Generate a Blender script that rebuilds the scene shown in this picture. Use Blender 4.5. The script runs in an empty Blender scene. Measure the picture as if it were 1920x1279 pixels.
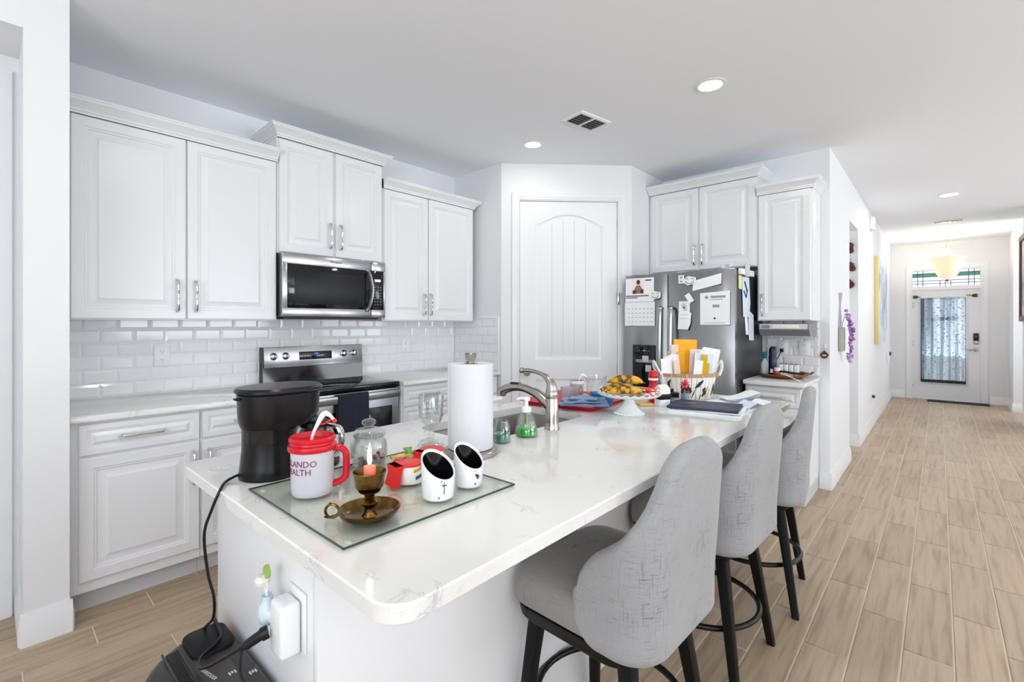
import bpy, bmesh, math, random
from mathutils import Vector, Matrix, Euler
random.seed(7)
S = bpy.context.scene
COL = S.collection
PI = math.pi
# ------------------------------------------------------------------ camera, world, exposure
cam_data = bpy.data.cameras.new('camera')
cam = bpy.data.objects.new('camera', cam_data)
COL.objects.link(cam)
cam_data.sensor_width = 36.0
cam_data.lens = 888.0 / 1920.0 * 36.0
cam_data.shift_y = -32.5 / 1920.0
cam_data.clip_start = 0.02
cam.location = (0, 0, 1.331)
cam.rotation_euler = (PI / 2, 0, math.radians(42.05 - 90.0))
S.camera = cam
S.view_settings.view_transform = 'Standard'
S.view_settings.look = 'None'
S.view_settings.gamma = 1.0
S.view_settings.use_curve_mapping = False
S.view_settings.exposure = 0.27
world = bpy.data.worlds.new('sky')
S.world = world
world.use_nodes = True
wn = world.node_tree.nodes
wn['Background'].inputs[0].default_value = (0.80, 0.90, 1.0, 1)
wn['Background'].inputs[1].default_value = 1.05
S.cycles.max_bounces = 14
S.cycles.diffuse_bounces = 6
S.cycles.glossy_bounces = 5
S.cycles.transmission_bounces = 10
S.cycles.transparent_max_bounces = 12
S.cycles.caustics_reflective = False
S.cycles.caustics_refractive = False
S.cycles.sample_clamp_indirect = 6.0

def area_light(name, loc, size, direction, power, color=(1, 1, 1), shape='RECTANGLE', spread=None):
    d = bpy.data.lights.new(name, 'AREA')
    d.shape = shape
    d.size = size[0]
    if shape == 'RECTANGLE':
        d.size_y = size[1]
    d.energy = power
    d.color = color
    if spread:
        d.spread = math.radians(spread)
    o = bpy.data.objects.new(name, d)
    COL.objects.link(o)
    o.location = loc
    o.rotation_euler = Vector(direction).to_track_quat('-Z', 'Y').to_euler()
    return o

DAY = (0.895, 0.948, 1.0)
# daylight through the patio door and the windows of the living room behind the camera
area_light('daylight_patio', (-3.45, -1.6, 1.25), (3.0, 2.0), (1, 0.0, 3.4), 200, DAY)
area_light('daylight_window', (2.9, -4.50, 1.45), (2.6, 1.6), (0, 1, 2.0), 106, DAY)
area_light('daylight_window', (-1.4, -4.50, 1.45), (1.8, 1.6), (0, 1, 2.0), 64, DAY)
area_light('daylight_window', (6.6, -4.50, 1.45), (2.2, 1.6), (0, 1, 0.95), 56, DAY)  # lamp at the added unseen window, brightens the hall wall
# daylight through the glazed front door and its transom
area_light('daylight_entry', (11.30, -0.08, 1.25), (0.6, 1.5), (-1, 0, 0.5), 5, DAY)
# added fill lamp in the closed side passage, brightens the hall end
area_light('passage_fill', (9.85, -2.3, 1.4), (0.9, 1.4), (0, 1, 0.3), 20, DAY)
area_light('corridor_light', (5.97, 2.4, 1.5), (0.5, 1.2), (0, -1, 0), 8, DAY)  # area lamp inside the closed corridor end, no window built there
LIGHT_W = 4.5

# ------------------------------------------------------------------ materials
MATS = {}
def srgb(r, g, b):
    def c(v):
        v = v / 255.0
        return v / 12.92 if v <= 0.04045 else ((v + 0.055) / 1.055) ** 2.4
    return (c(r), c(g), c(b), 1.0)

def mat(name, color, rough=0.5, metal=0.0, bump=0.0, bscale=200.0, spec=0.5, trans=0.0, ior=1.45, emit=None, estr=0.0,
        coat=0.0, sheen=0.0, alpha=1.0, var=0.0, vscale=8.0):
    m = bpy.data.materials.new(name)
    m.use_nodes = True
    nt = m.node_tree
    b = nt.nodes['Principled BSDF']
    b.inputs['Base Color'].default_value = color
    b.inputs['Roughness'].default_value = rough
    b.inputs['Metallic'].default_value = metal
    b.inputs['Specular IOR Level'].default_value = spec
    b.inputs['Transmission Weight'].default_value = trans
    b.inputs['IOR'].default_value = ior
    b.inputs['Coat Weight'].default_value = coat
    b.inputs['Sheen Weight'].default_value = sheen
    b.inputs['Alpha'].default_value = alpha
    if emit:
        b.inputs['Emission Color'].default_value = emit
        b.inputs['Emission Strength'].default_value = estr
    if bump > 0 or var > 0:
        tc = nt.nodes.new('ShaderNodeTexCoord')
        n = nt.nodes.new('ShaderNodeTexNoise')
        n.inputs['Scale'].default_value = bscale if bump > 0 else vscale
        n.inputs['Detail'].default_value = 3
        nt.links.new(tc.outputs['Object'], n.inputs['Vector'])
        if bump > 0:
            bp = nt.nodes.new('ShaderNodeBump')
            bp.inputs['Strength'].default_value = bump
            bp.inputs['Distance'].default_value = 0.002
            nt.links.new(n.outputs['Fac'], bp.inputs['Height'])
            nt.links.new(bp.outputs['Normal'], b.inputs['Normal'])
        if var > 0:
            n2 = nt.nodes.new('ShaderNodeTexNoise')
            n2.inputs['Scale'].default_value = vscale
            nt.links.new(tc.outputs['Object'], n2.inputs['Vector'])
            mx = nt.nodes.new('ShaderNodeMix')
            mx.data_type = 'RGBA'
            mx.inputs[6].default_value = [c * (1 - var) for c in color[:3]] + [1]
            mx.inputs[7].default_value = [min(1, c * (1 + var)) for c in color[:3]] + [1]
            nt.links.new(n2.outputs['Fac'], mx.inputs[0])
            nt.links.new(mx.outputs[2], b.inputs['Base Color'])
    MATS[name] = m
    return m

def ramp(nt, stops):
    r = nt.nodes.new('ShaderNodeValToRGB')
    e = r.color_ramp.elements
    while len(e) < len(stops):
        e.new(0.5)
    for el, (p, c) in zip(e, stops):
        el.position = p
        el.color = c
    return r

def noise_mat(name, rough, layers, stretch=(1, 1, 1), scale=10.0, detail=4.0, bump=0.0, rand=False, spec=0.5, coat=0.0, metal=0.0, distortion=0.0):
    """one noise through a colour ramp"""
    m = bpy.data.materials.new(name)
    m.use_nodes = True
    nt = m.node_tree
    b = nt.nodes['Principled BSDF']
    b.inputs['Roughness'].default_value = rough
    b.inputs['Specular IOR Level'].default_value = spec
    b.inputs['Coat Weight'].default_value = coat
    b.inputs['Metallic'].default_value = metal
    tc = nt.nodes.new('ShaderNodeTexCoord')
    mp = nt.nodes.new('ShaderNodeMapping')
    mp.inputs['Scale'].default_value = stretch
    nt.links.new(tc.outputs['Object'], mp.inputs['Vector'])
    if rand:
        oi = nt.nodes.new('ShaderNodeObjectInfo')
        ml = nt.nodes.new('ShaderNodeMath')
        ml.operation = 'MULTIPLY'
        ml.inputs[1].default_value = 37.0
        nt.links.new(oi.outputs['Random'], ml.inputs[0])
        cx = nt.nodes.new('ShaderNodeCombineXYZ')
        for i in range(3):
            nt.links.new(ml.outputs[0], cx.inputs[i])
        nt.links.new(cx.outputs[0], mp.inputs['Location'])
    n = nt.nodes.new('ShaderNodeTexNoise')
    n.inputs['Scale'].default_value = scale
    n.inputs['Detail'].default_value = detail
    n.inputs['Distortion'].default_value = distortion
    nt.links.new(mp.outputs['Vector'], n.inputs['Vector'])
    r = ramp(nt, layers)
    nt.links.new(n.outputs['Fac'], r.inputs['Fac'])
    out = r.outputs['Color']
    if rand:
        hs = nt.nodes.new('ShaderNodeHueSaturation')
        mr = nt.nodes.new('ShaderNodeMapRange')
        mr.inputs[3].default_value = 0.88
        mr.inputs[4].default_value = 1.10
        nt.links.new(oi.outputs['Random'], mr.inputs[0])
        nt.links.new(mr.outputs[0], hs.inputs['Value'])
        nt.links.new(out, hs.inputs['Color'])
        out = hs.outputs['Color']
    nt.links.new(out, b.inputs['Base Color'])
    if bump > 0:
        bp = nt.nodes.new('ShaderNodeBump')
        bp.inputs['Strength'].default_value = bump
        bp.inputs['Distance'].default_value = 0.002
        nt.links.new(n.outputs['Fac'], bp.inputs['Height'])
        nt.links.new(bp.outputs['Normal'], b.inputs['Normal'])
    MATS[name] = m
    return m

def fabric_mat(name, dark, light, sheen=0.2):
    """slubby woven linen: two crossed stretched noises"""
    m = bpy.data.materials.new(name)
    m.use_nodes = True
    nt = m.node_tree
    b = nt.nodes['Principled BSDF']
    b.inputs['Roughness'].default_value = 0.95
    b.inputs['Specular IOR Level'].default_value = 0.15
    b.inputs['Sheen Weight'].default_value = sheen
    tc = nt.nodes.new('ShaderNodeTexCoord')
    outs = []
    for st in ((210, 210, 14), (22, 22, 260)):
        mp = nt.nodes.new('ShaderNodeMapping')
        mp.inputs['Scale'].default_value = st
        nt.links.new(tc.outputs['Object'], mp.inputs['Vector'])
        n = nt.nodes.new('ShaderNodeTexNoise')
        n.inputs['Scale'].default_value = 1.0
        n.inputs['Detail'].default_value = 5
        n.inputs['Roughness'].default_value = 0.7
        nt.links.new(mp.outputs['Vector'], n.inputs['Vector'])
        outs.append(n.outputs['Fac'])
    mn = nt.nodes.new('ShaderNodeMath')
    mn.operation = 'MINIMUM'
    nt.links.new(outs[0], mn.inputs[0])
    nt.links.new(outs[1], mn.inputs[1])
    # broad patches where the slubs show more
    nb = nt.nodes.new('ShaderNodeTexNoise')
    nb.inputs['Scale'].default_value = 6.0
    nt.links.new(tc.outputs['Object'], nb.inputs['Vector'])
    mr = nt.nodes.new('ShaderNodeMapRange')
    mr.inputs[1].default_value = 0.3
    mr.inputs[2].default_value = 0.7
    mr.inputs[3].default_value = 0.10
    mr.inputs[4].default_value = -0.03
    nt.links.new(nb.outputs['Fac'], mr.inputs[0])
    ad = nt.nodes.new('ShaderNodeMath')
    ad.operation = 'ADD'
    nt.links.new(mn.outputs[0], ad.inputs[0])
    nt.links.new(mr.outputs[0], ad.inputs[1])
    r = ramp(nt, [(0.27, dark), (0.42, light), (0.62, tuple(min(1, c * 1.12) for c in light[:3]) + (1,))])
    nt.links.new(ad.outputs[0], r.inputs['Fac'])
    nt.links.new(r.outputs['Color'], b.inputs['Base Color'])
    bp = nt.nodes.new('ShaderNodeBump')
    bp.inputs['Strength'].default_value = 0.35
    bp.inputs['Distance'].default_value = 0.0015
    nt.links.new(ad.outputs[0], bp.inputs['Height'])
    nt.links.new(bp.outputs['Normal'], b.inputs['Normal'])
    MATS[name] = m
    return m

def steel_mat(name, color, rough, axis_scale, metal=1.0, var=0.15):
    """brushed metal: stretched noise drives the roughness a little"""
    m = bpy.data.materials.new(name)
    m.use_nodes = True
    nt = m.node_tree
    b = nt.nodes['Principled BSDF']
    b.inputs['Base Color'].default_value = color
    b.inputs['Metallic'].default_value = metal
    tc = nt.nodes.new('ShaderNodeTexCoord')
    mp = nt.nodes.new('ShaderNodeMapping')
    mp.inputs['Scale'].default_value = axis_scale
    nt.links.new(tc.outputs['Object'], mp.inputs['Vector'])
    n = nt.nodes.new('ShaderNodeTexNoise')
    n.inputs['Scale'].default_value = 1.0
    n.inputs['Detail'].default_value = 4
    nt.links.new(mp.outputs['Vector'], n.inputs['Vector'])
    mr = nt.nodes.new('ShaderNodeMapRange')
    mr.inputs[3].default_value = rough * (1 - var)
    mr.inputs[4].default_value = rough * (1 + var)
    nt.links.new(n.outputs['Fac'], mr.inputs[0])
    nt.links.new(mr.outputs[0], b.inputs['Roughness'])
    MATS[name] = m
    return m

def glass_mat(name, color=(1, 1, 1, 1), rough=0.0, ior=1.45, thin=0.0):
    """glass that lets light through in shadow (mix of refraction-free transparency and gloss keeps noise low)"""
    m = bpy.data.materials.new(name)
    m.use_nodes = True
    nt = m.node_tree
    for n in list(nt.nodes):
        nt.nodes.remove(n)
    out = nt.nodes.new('ShaderNodeOutputMaterial')
    tr = nt.nodes.new('ShaderNodeBsdfTransparent')
    tr.inputs[0].default_value = color
    gl = nt.nodes.new('ShaderNodeBsdfGlossy')
    gl.inputs['Roughness'].default_value = max(0.02, rough)
    lw = nt.nodes.new('ShaderNodeLayerWeight')
    lw.inputs['Blend'].default_value = 0.20 + thin
    mr = nt.nodes.new('ShaderNodeMapRange')
    mr.inputs[3].default_value = 0.05
    mr.inputs[4].default_value = 0.70
    nt.links.new(lw.outputs['Facing'], mr.inputs[0])
    mx = nt.nodes.new('ShaderNodeMixShader')
    nt.links.new(mr.outputs[0], mx.inputs[0])
    nt.links.new(tr.outputs[0], mx.inputs[1])
    nt.links.new(gl.outputs[0], mx.inputs[2])
    nt.links.new(mx.outputs[0], out.inputs['Surface'])
    MATS[name] = m
    return m

mat('wall', srgb(231, 232, 234), 0.75, bump=0.18, bscale=140, spec=0.25)
mat('ceiling', srgb(241, 244, 248), 0.85, bump=0.12, bscale=110, spec=0.2)
mat('trim', srgb(233, 234, 236), 0.35)
mat('cabinet', srgb(231, 232, 234), 0.24, spec=0.5)
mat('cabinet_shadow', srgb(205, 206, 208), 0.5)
mat('chrome', srgb(215, 216, 220), 0.12, 1.0)
mat('nickel', srgb(176, 170, 162), 0.24, 1.0)
mat('grout', srgb(220, 206, 184), 0.9)
mat('tile_grout', srgb(236, 237, 239), 0.8)
mat('tile_white', srgb(236, 237, 239), 0.08, spec=0.5)
noise_mat('plank', 0.42, [(0.26, srgb(146, 122, 99)), (0.45, srgb(171, 149, 124)), (0.60, srgb(182, 161, 136)), (0.78, srgb(164, 140, 115))],
          stretch=(1.6, 24, 6), scale=1.5, detail=7, bump=0.12, rand=True, distortion=0.35)
def quartz():
    m = bpy.data.materials.new('quartz')
    m.use_nodes = True
    nt = m.node_tree
    b = nt.nodes['Principled BSDF']
    b.inputs['Roughness'].default_value = 0.10
    tc = nt.nodes.new('ShaderNodeTexCoord')
    n = nt.nodes.new('ShaderNodeTexNoise')
    n.inputs['Scale'].default_value = 8.5
    n.inputs['Detail'].default_value = 8
    n.inputs['Roughness'].default_value = 0.62
    n.inputs['Distortion'].default_value = 1.4
    nt.links.new(tc.outputs['Object'], n.inputs['Vector'])
    # thin veins where the noise crosses its middle
    r = ramp(nt, [(0.475, (0, 0, 0, 1)), (0.5, (1, 1, 1, 1)), (0.525, (0, 0, 0, 1))])
    nt.links.new(n.outputs['Fac'], r.inputs['Fac'])
    n2 = nt.nodes.new('ShaderNodeTexNoise')
    n2.inputs['Scale'].default_value = 9.0
    n2.inputs['Detail'].default_value = 3
    nt.links.new(tc.outputs['Object'], n2.inputs['Vector'])
    r2 = ramp(nt, [(0.52, (0, 0, 0, 1)), (0.68, (1, 1, 1, 1))])
    nt.links.new(n2.outputs['Fac'], r2.inputs['Fac'])
    mu = nt.nodes.new('ShaderNodeMath')
    mu.operation = 'MULTIPLY'
    nt.links.new(r.outputs['Color'], mu.inputs[0])
    nt.links.new(r2.outputs['Color'], mu.inputs[1])
    n3 = nt.nodes.new('ShaderNodeTexNoise')
    n3.inputs['Scale'].default_value = 2.2
    nt.links.new(tc.outputs['Object'], n3.inputs['Vector'])
    r3 = ramp(nt, [(0.35, srgb(222, 221, 217)), (0.65, srgb(231, 231, 228))])
    nt.links.new(n3.outputs['Fac'], r3.inputs['Fac'])
    mx = nt.nodes.new('ShaderNodeMix')
    mx.data_type = 'RGBA'
    nt.links.new(mu.outputs[0], mx.inputs[0])
    nt.links.new(r3.outputs['Color'], mx.inputs[6])
    mx.inputs[7].default_value = srgb(186, 186, 186)
    nt.links.new(mx.outputs[2], b.inputs['Base Color'])
    MATS['quartz'] = m
quartz()
steel_mat('steel', srgb(172, 173, 176), 0.24, (5, 5, 500), var=0.08)
steel_mat('steel_fridge', srgb(158, 159, 161), 0.25, (420, 420, 5), var=0.07)
steel_mat('steel_dark', srgb(120, 121, 124), 0.3, (120, 120, 2))
mat('fridge_side', srgb(66, 67, 70), 0.3, 0.6)
mat('black_gloss', srgb(14, 14, 16), 0.06, spec=0.6)
mat('black_plastic', srgb(16, 16, 18), 0.38, spec=0.4)
mat('black_satin', srgb(12, 12, 14), 0.30, spec=0.4)
mat('black_matte', srgb(9, 9, 10), 0.5, spec=0.3)
mat('shredder_black', srgb(38, 34, 32), 0.36, bump=0.05, bscale=500)
mat('shredder_brown', srgb(56, 49, 46), 0.4)
mat('white_plastic', srgb(238, 239, 241), 0.3)
mat('grey_plastic', srgb(128, 130, 134), 0.35)
mat('light_grey', srgb(200, 201, 204), 0.45)
mat('sink_steel', srgb(140, 134, 128), 0.3, 0.9)
mat('print_dark', srgb(48, 48, 54), 0.7)
mat('print_grey', srgb(150, 152, 156), 0.7)
mat('print_blue', srgb(60, 88, 120), 0.7)
mat('print_maroon', srgb(120, 28, 66), 0.6)
mat('towel_paper', srgb(216, 217, 220), 0.9, spec=0.1, bump=0.25, bscale=260)
mat('paper', srgb(240, 241, 244), 0.75, spec=0.2)
mat('paper_warm', srgb(238, 232, 222), 0.75, spec=0.2)
mat('paper_blue', srgb(216, 225, 238), 0.75, spec=0.2)
mat('paper_pink', srgb(232, 205, 192), 0.75, spec=0.2)
mat('yellow_note', srgb(226, 228, 160), 0.75)
mat('manila', srgb(246, 176, 38), 0.7)
mat('ochre', srgb(203, 164, 34), 0.7)
mat('tan_paper', srgb(226, 178, 120), 0.7)
mat('navy_cloth', srgb(22, 25, 45), 0.95, bump=0.5, bscale=600, sheen=0.3)
mat('navy_folder', srgb(40, 46, 74), 0.42, bump=0.08, bscale=700)
mat('navy_mat', srgb(42, 50, 72), 0.9, bump=0.4, bscale=300)
mat('blue_towel', srgb(116, 142, 178), 0.95, bump=0.5, bscale=500, sheen=0.3)
mat('red_plastic', srgb(196, 14, 34), 0.3)
mat('red_cloth', srgb(190, 14, 36), 0.8, bump=0.3, bscale=500)
mat('red_bright', srgb(226, 40, 36), 0.35)
mat('frosted', srgb(236, 236, 244), 0.25, trans=0.35, ior=1.2)
mat('frosted_clear', srgb(240, 234, 238), 0.25, trans=0.55, ior=1.1)
mat('soap_green', srgb(6, 160, 6), 0.3, trans=0.0, spec=0.2)
mat('soap_teal', srgb(64, 150, 128), 0.08, trans=0.15, ior=1.33)
mat('wax', srgb(240, 116, 96), 0.5, emit=srgb(255, 110, 80), estr=0.12)
mat('flame', (1, 0.85, 0.5, 1), 0.5, emit=(1.0, 0.80, 0.45, 1), estr=9.0)
noise_mat('brass', 0.20, [(0.3, srgb(66, 48, 24)), (0.55, srgb(112, 86, 44)), (0.8, srgb(160, 128, 68))], scale=22, metal=1.0, bump=0.1)
mat('ceramic', srgb(232, 233, 236), 0.16)
mat('milk_glass', srgb(232, 236, 234), 0.14, coat=0.3)
mat('tape_white', srgb(240, 238, 232), 0.3)
noise_mat('banana', 0.5, [(0.33, srgb(44, 28, 12)), (0.42, srgb(112, 74, 18)), (0.50, srgb(206, 156, 30)), (0.75, srgb(228, 184, 50))], stretch=(1, 1, 1), scale=30, detail=5)
mat('banana_tip', srgb(60, 44, 20), 0.7)
mat('candy_red', srgb(206, 30, 36), 0.2, coat=0.5)
mat('candy_white', srgb(244, 236, 230), 0.25)
mat('candy_orange', srgb(238, 96, 36), 0.35)
mat('candy_green', srgb(120, 170, 80), 0.4)
mat('candy_yellow', srgb(230, 200, 70), 0.4)
noise_mat('basket_wood', 0.7, [(0.3, srgb(222, 220, 210)), (0.7, srgb(240, 239, 232))], stretch=(20, 20, 2), scale=2.0)
mat('basket_band', srgb(178, 146, 108), 0.7, var=0.2, vscale=30)
mat('wood_brown', srgb(150, 92, 38), 0.35, var=0.35, vscale=14)
mat('gold', srgb(214, 196, 130), 0.45, 0.25)
mat('frame_brown', srgb(106, 66, 40), 0.5, var=0.25, vscale=20)
mat('mauve', srgb(186, 140, 206), 0.7)
mat('photo_brown', srgb(150, 118, 104), 0.7)
mat('violet', srgb(136, 78, 168), 0.7)
mat('grey_cloth', srgb(168, 168, 164), 0.9)
mat('silver_ribbon', srgb(170, 176, 190), 0.4, 0.3)
mat('wax_pink', srgb(214, 92, 104), 0.6)
mat('maroon', srgb(92, 32, 34), 0.6)
mat('can_blue', srgb(16, 22, 50), 0.3)
mat('teal', srgb(52, 118, 140), 0.35)
mat('clear_blue', srgb(40, 140, 196), 0.15, trans=0.2, ior=1.2)
mat('pale_blue', srgb(212, 228, 234), 0.3)
mat('leaf_green', srgb(158, 188, 104), 0.5)
mat('pink_white', srgb(238, 226, 222), 0.4)
mat('amber_glass', srgb(246, 228, 204), 0.35, emit=srgb(255, 210, 165), estr=0.40)
mat('ivory_metal', srgb(222, 214, 190), 0.4, 0.3)
mat('bulb', (1, 1, 1, 1), 0.5, emit=(1, 0.97, 0.92, 1), estr=9.0)
mat('led_blue', srgb(40, 90, 220), 0.3, emit=srgb(60, 120, 255), estr=2.5)
mat('led_white', srgb(190, 200, 210), 0.3, emit=srgb(200, 215, 230), estr=0.6)
mat('burner', srgb(46, 46, 48), 0.12)
mat('vent_dark', srgb(96, 97, 99), 0.6)
mat('leather_dark', srgb(88, 52, 36), 0.5)
mat('twig', srgb(92, 74, 52), 0.9)
mat('lead', srgb(60, 62, 66), 0.4, 0.6)
mat('iron', srgb(70, 66, 62), 0.4, 0.7)
glass_mat('glass')
glass_mat('glass_thick', (0.965, 0.975, 0.97, 1), thin=0.12)
glass_mat('glass_sheet', (0.962, 0.975, 0.945, 1), thin=-0.13)
glass_mat('glass_green', (0.32, 0.55, 0.45, 1))
mat('glass_edge', srgb(40, 62, 52), 0.15)
fabric_mat('linen_grey', srgb(84, 86, 92), srgb(153, 153, 154))
fabric_mat('linen_seat', srgb(80, 79, 79), srgb(138, 136, 133))

def birch_curtain():
    m = bpy.data.materials.new('birch_print')
    m.use_nodes = True
    nt = m.node_tree
    for n in list(nt.nodes):
        nt.nodes.remove(n)
    out = nt.nodes.new('ShaderNodeOutputMaterial')
    tc = nt.nodes.new('ShaderNodeTexCoord')
    mp = nt.nodes.new('ShaderNodeMapping')
    mp.inputs['Scale'].default_value = (1, 15, 0.35)
    nt.links.new(tc.outputs['Object'], mp.inputs['Vector'])
    n = nt.nodes.new('ShaderNodeTexNoise')
    n.inputs['Scale'].default_value = 1.0
    n.inputs['Detail'].default_value = 2
    nt.links.new(mp.outputs['Vector'], n.inputs['Vector'])
    r = ramp(nt, [(0.38, srgb(18, 28, 46)), (0.45, srgb(84, 106, 128)), (0.54, srgb(166, 186, 202)), (0.66, srgb(216, 224, 230))])
    nt.links.new(n.outputs['Fac'], r.inputs['Fac'])
    mp2 = nt.nodes.new('ShaderNodeMapping')
    mp2.inputs['Scale'].default_value = (1, 26, 34)
    nt.links.new(tc.outputs['Object'], mp2.inputs['Vector'])
    n2 = nt.nodes.new('ShaderNodeTexNoise')
    n2.inputs['Scale'].default_value = 1.0
    n2.inputs['Detail'].default_value = 2
    nt.links.new(mp2.outputs['Vector'], n2.inputs['Vector'])
    r2 = ramp(nt, [(0.57, (0, 0, 0, 1)), (0.64, (1, 1, 1, 1))])
    nt.links.new(n2.outputs['Fac'], r2.inputs['Fac'])
    mx = nt.nodes.new('ShaderNodeMix')
    mx.data_type = 'RGBA'
    nt.links.new(r2.outputs['Color'], mx.inputs[0])
    nt.links.new(r.outputs['Color'], mx.inputs[6])
    mx.inputs[7].default_value = srgb(30, 40, 62)
    df = nt.nodes.new('ShaderNodeBsdfDiffuse')
    tl = nt.nodes.new('ShaderNodeBsdfTranslucent')
    nt.links.new(mx.outputs[2], df.inputs[0])
    nt.links.new(mx.outputs[2], tl.inputs[0])
    ms = nt.nodes.new('ShaderNodeMixShader')
    ms.inputs[0].default_value = 0.62
    nt.links.new(df.outputs[0], ms.inputs[1])
    nt.links.new(tl.outputs[0], ms.inputs[2])
    tp = nt.nodes.new('ShaderNodeBsdfTransparent')
    sheer = nt.nodes.new('ShaderNodeMixShader')
    sheer.inputs[0].default_value = 0.24
    nt.links.new(ms.outputs[0], sheer.inputs[1])
    nt.links.new(tp.outputs[0], sheer.inputs[2])
    nt.links.new(sheer.outputs[0], out.inputs['Surface'])
    MATS['birch_print'] = m
birch_curtain()
noise_mat('abstract_paint', 0.6, [(0.25, srgb(88, 120, 160)), (0.42, srgb(178, 196, 214)), (0.55, srgb(232, 234, 236)), (0.75, srgb(196, 206, 216))],
          stretch=(1.5, 1, 0.8), scale=3.0, detail=4, distortion=1.5)
noise_mat('portrait_paint', 0.5, [(0.3, srgb(120, 130, 140)), (0.6, srgb(206, 212, 216))], scale=4.0)

# ------------------------------------------------------------------ geometry helpers
class G:
    def __init__(self):
        self.bm = bmesh.new()
    def box(self, x0, x1, y0, y1, z0, z1, bev=0.0, seg=2):
        m = Matrix.Translation(((x0 + x1) / 2, (y0 + y1) / 2, (z0 + z1) / 2)) @ Matrix.Diagonal((abs(x1 - x0), abs(y1 - y0), abs(z1 - z0), 1))
        r = bmesh.ops.create_cube(self.bm, size=1.0, matrix=m)
        if bev > 0:
            es = list({e for v in r['verts'] for e in v.link_edges})
            bmesh.ops.bevel(self.bm, geom=es, offset=bev, segments=seg, profile=0.5, affect='EDGES', clamp_overlap=True)
        return self
    def vbox(self, x0, x1, y0, y1, z0, z1, rad, seg=5, bev=0.0):
        """box with rounded vertical edges"""
        self.prism(rrect(x0, x1, y0, y1, rad, seg), z0, z1, bev)
        return self
    def prism(self, poly, z0, z1, bev=0.0):
        bm = self.bm
        n = len(poly)
        rings = []
        if bev > 0:
            cx = sum(p[0] for p in poly) / n
            cy = sum(p[1] for p in poly) / n
            ins = inset(poly, bev)
            lv = [(ins, z0), (poly, z0 + bev), (poly, z1 - bev), (inset(poly, bev * 0.3), z1 - bev * 0.3), (ins, z1)]
        else:
            lv = [(poly, z0), (poly, z1)]
        for pl, z in lv:
            rings.append([bm.verts.new((p[0], p[1], z)) for p in pl])
        for a, b in zip(rings, rings[1:]):
            for i in range(n):
                j = (i + 1) % n
                bm.faces.new((a[i], a[j], b[j], b[i]))
        bm.faces.new(list(reversed(rings[0])))
        bm.faces.new(rings[-1])
        return self
    def rings(self, rings, cap0=True, cap1=True, closed=True):
        bm = self.bm
        vr = [[bm.verts.new(p) for p in r] for r in rings]
        n = len(rings[0])
        m = n if closed else n - 1
        for a, b in zip(vr, vr[1:]):
            for i in range(m):
                j = (i + 1) % n
                bm.faces.new((a[i], a[j], b[j], b[i]))
        if cap0:
            bm.faces.new(list(reversed(vr[0])))
        if cap1:
            bm.faces.new(vr[-1])
        return self
    def lathe(self, prof, cx=0, cy=0, z=0, seg=32, ex=1.0, ey=1.0, ring=False):
        bm = self.bm
        vr = []
        for r, h in prof:
            if r < 1e-5:
                vr.append([bm.verts.new((cx, cy, z + h))])
            else:
                vr.append([bm.verts.new((cx + ex * r * math.cos(2 * PI * i / seg), cy + ey * r * math.sin(2 * PI * i / seg), z + h)) for i in range(seg)])
        for a, b in zip(vr, vr[1:] + ([vr[0]] if ring else [])):
            if len(a) == 1 and len(b) == 1:
                continue
            for i in range(seg):
                j = (i + 1) % seg
                if len(a) == 1:
                    bm.faces.new((a[0], b[j], b[i]))
                elif len(b) == 1:
                    bm.faces.new((a[i], a[j], b[0]))
                else:
                    bm.faces.new((a[i], a[j], b[j], b[i]))
        if len(vr[0]) > 1 and not ring:
            bm.faces.new(list(reversed(vr[0])))
        if len(vr[-1]) > 1 and not ring:
            bm.faces.new(vr[-1])
        return self
    def tube(self, pts, rad, seg=10, closed=False, flat=None, caps=True):
        pts = [Vector(p) for p in pts]
        n = len(pts)
        rs = rad if isinstance(rad, (list, tuple)) else [rad] * n
        tang = []
        for i in range(n):
            a = pts[(i - 1) % n] if (closed or i > 0) else pts[i]
            b = pts[(i + 1) % n] if (closed or i < n - 1) else pts[i]
            tang.append((b - a).normalized())
        up = Vector((0, 0, 1)) if abs(tang[0].z) < 0.9 else Vector((1, 0, 0))
        u = (up - tang[0] * up.dot(tang[0])).normalized()
        rings = []
        for i in range(n):
            t = tang[i]
            u = (u - t * u.dot(t)).normalized()
            v = t.cross(u)
            fu, fv = flat if flat else (1, 1)
            rings.append([pts[i] + (u * math.cos(2 * PI * k / seg) * fu + v * math.sin(2 * PI * k / seg) * fv) * rs[i] for k in range(seg)])
        if closed:
            rings.append(rings[0])
        self.rings(rings, cap0=caps and not closed, cap1=caps and not closed)
        return self
    def quad(self, a, b, c, d):
        self.bm.faces.new([self.bm.verts.new(p) for p in (a, b, c, d)])
        return self
    def sphere(self, c, r, sx=1, sy=1, sz=1, seg=16):
        prof = [(r * math.sin(PI * i / 8), -r * math.cos(PI * i / 8) * sz) for i in range(9)]
        prof[0] = (0, prof[0][1]); prof[-1] = (0, prof[-1][1])
        self.lathe(prof, c[0], c[1], c[2], seg, sx, sy)
        return self
    def panel(self, w, h, rings, M):
        """nested rectangles: (inset, out) pairs; local a = across, z = up, front towards -b"""
        rr = []
        for ins, out in rings:
            rr.append([M @ Vector(p) for p in ((ins, -out, ins), (w - ins, -out, ins), (w - ins, -out, h - ins), (ins, -out, h - ins))])
        self.rings(rr)
        return self
    def xf(self, M):
        bmesh.ops.transform(self.bm, matrix=M, verts=self.bm.verts[:])
        return self
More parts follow.
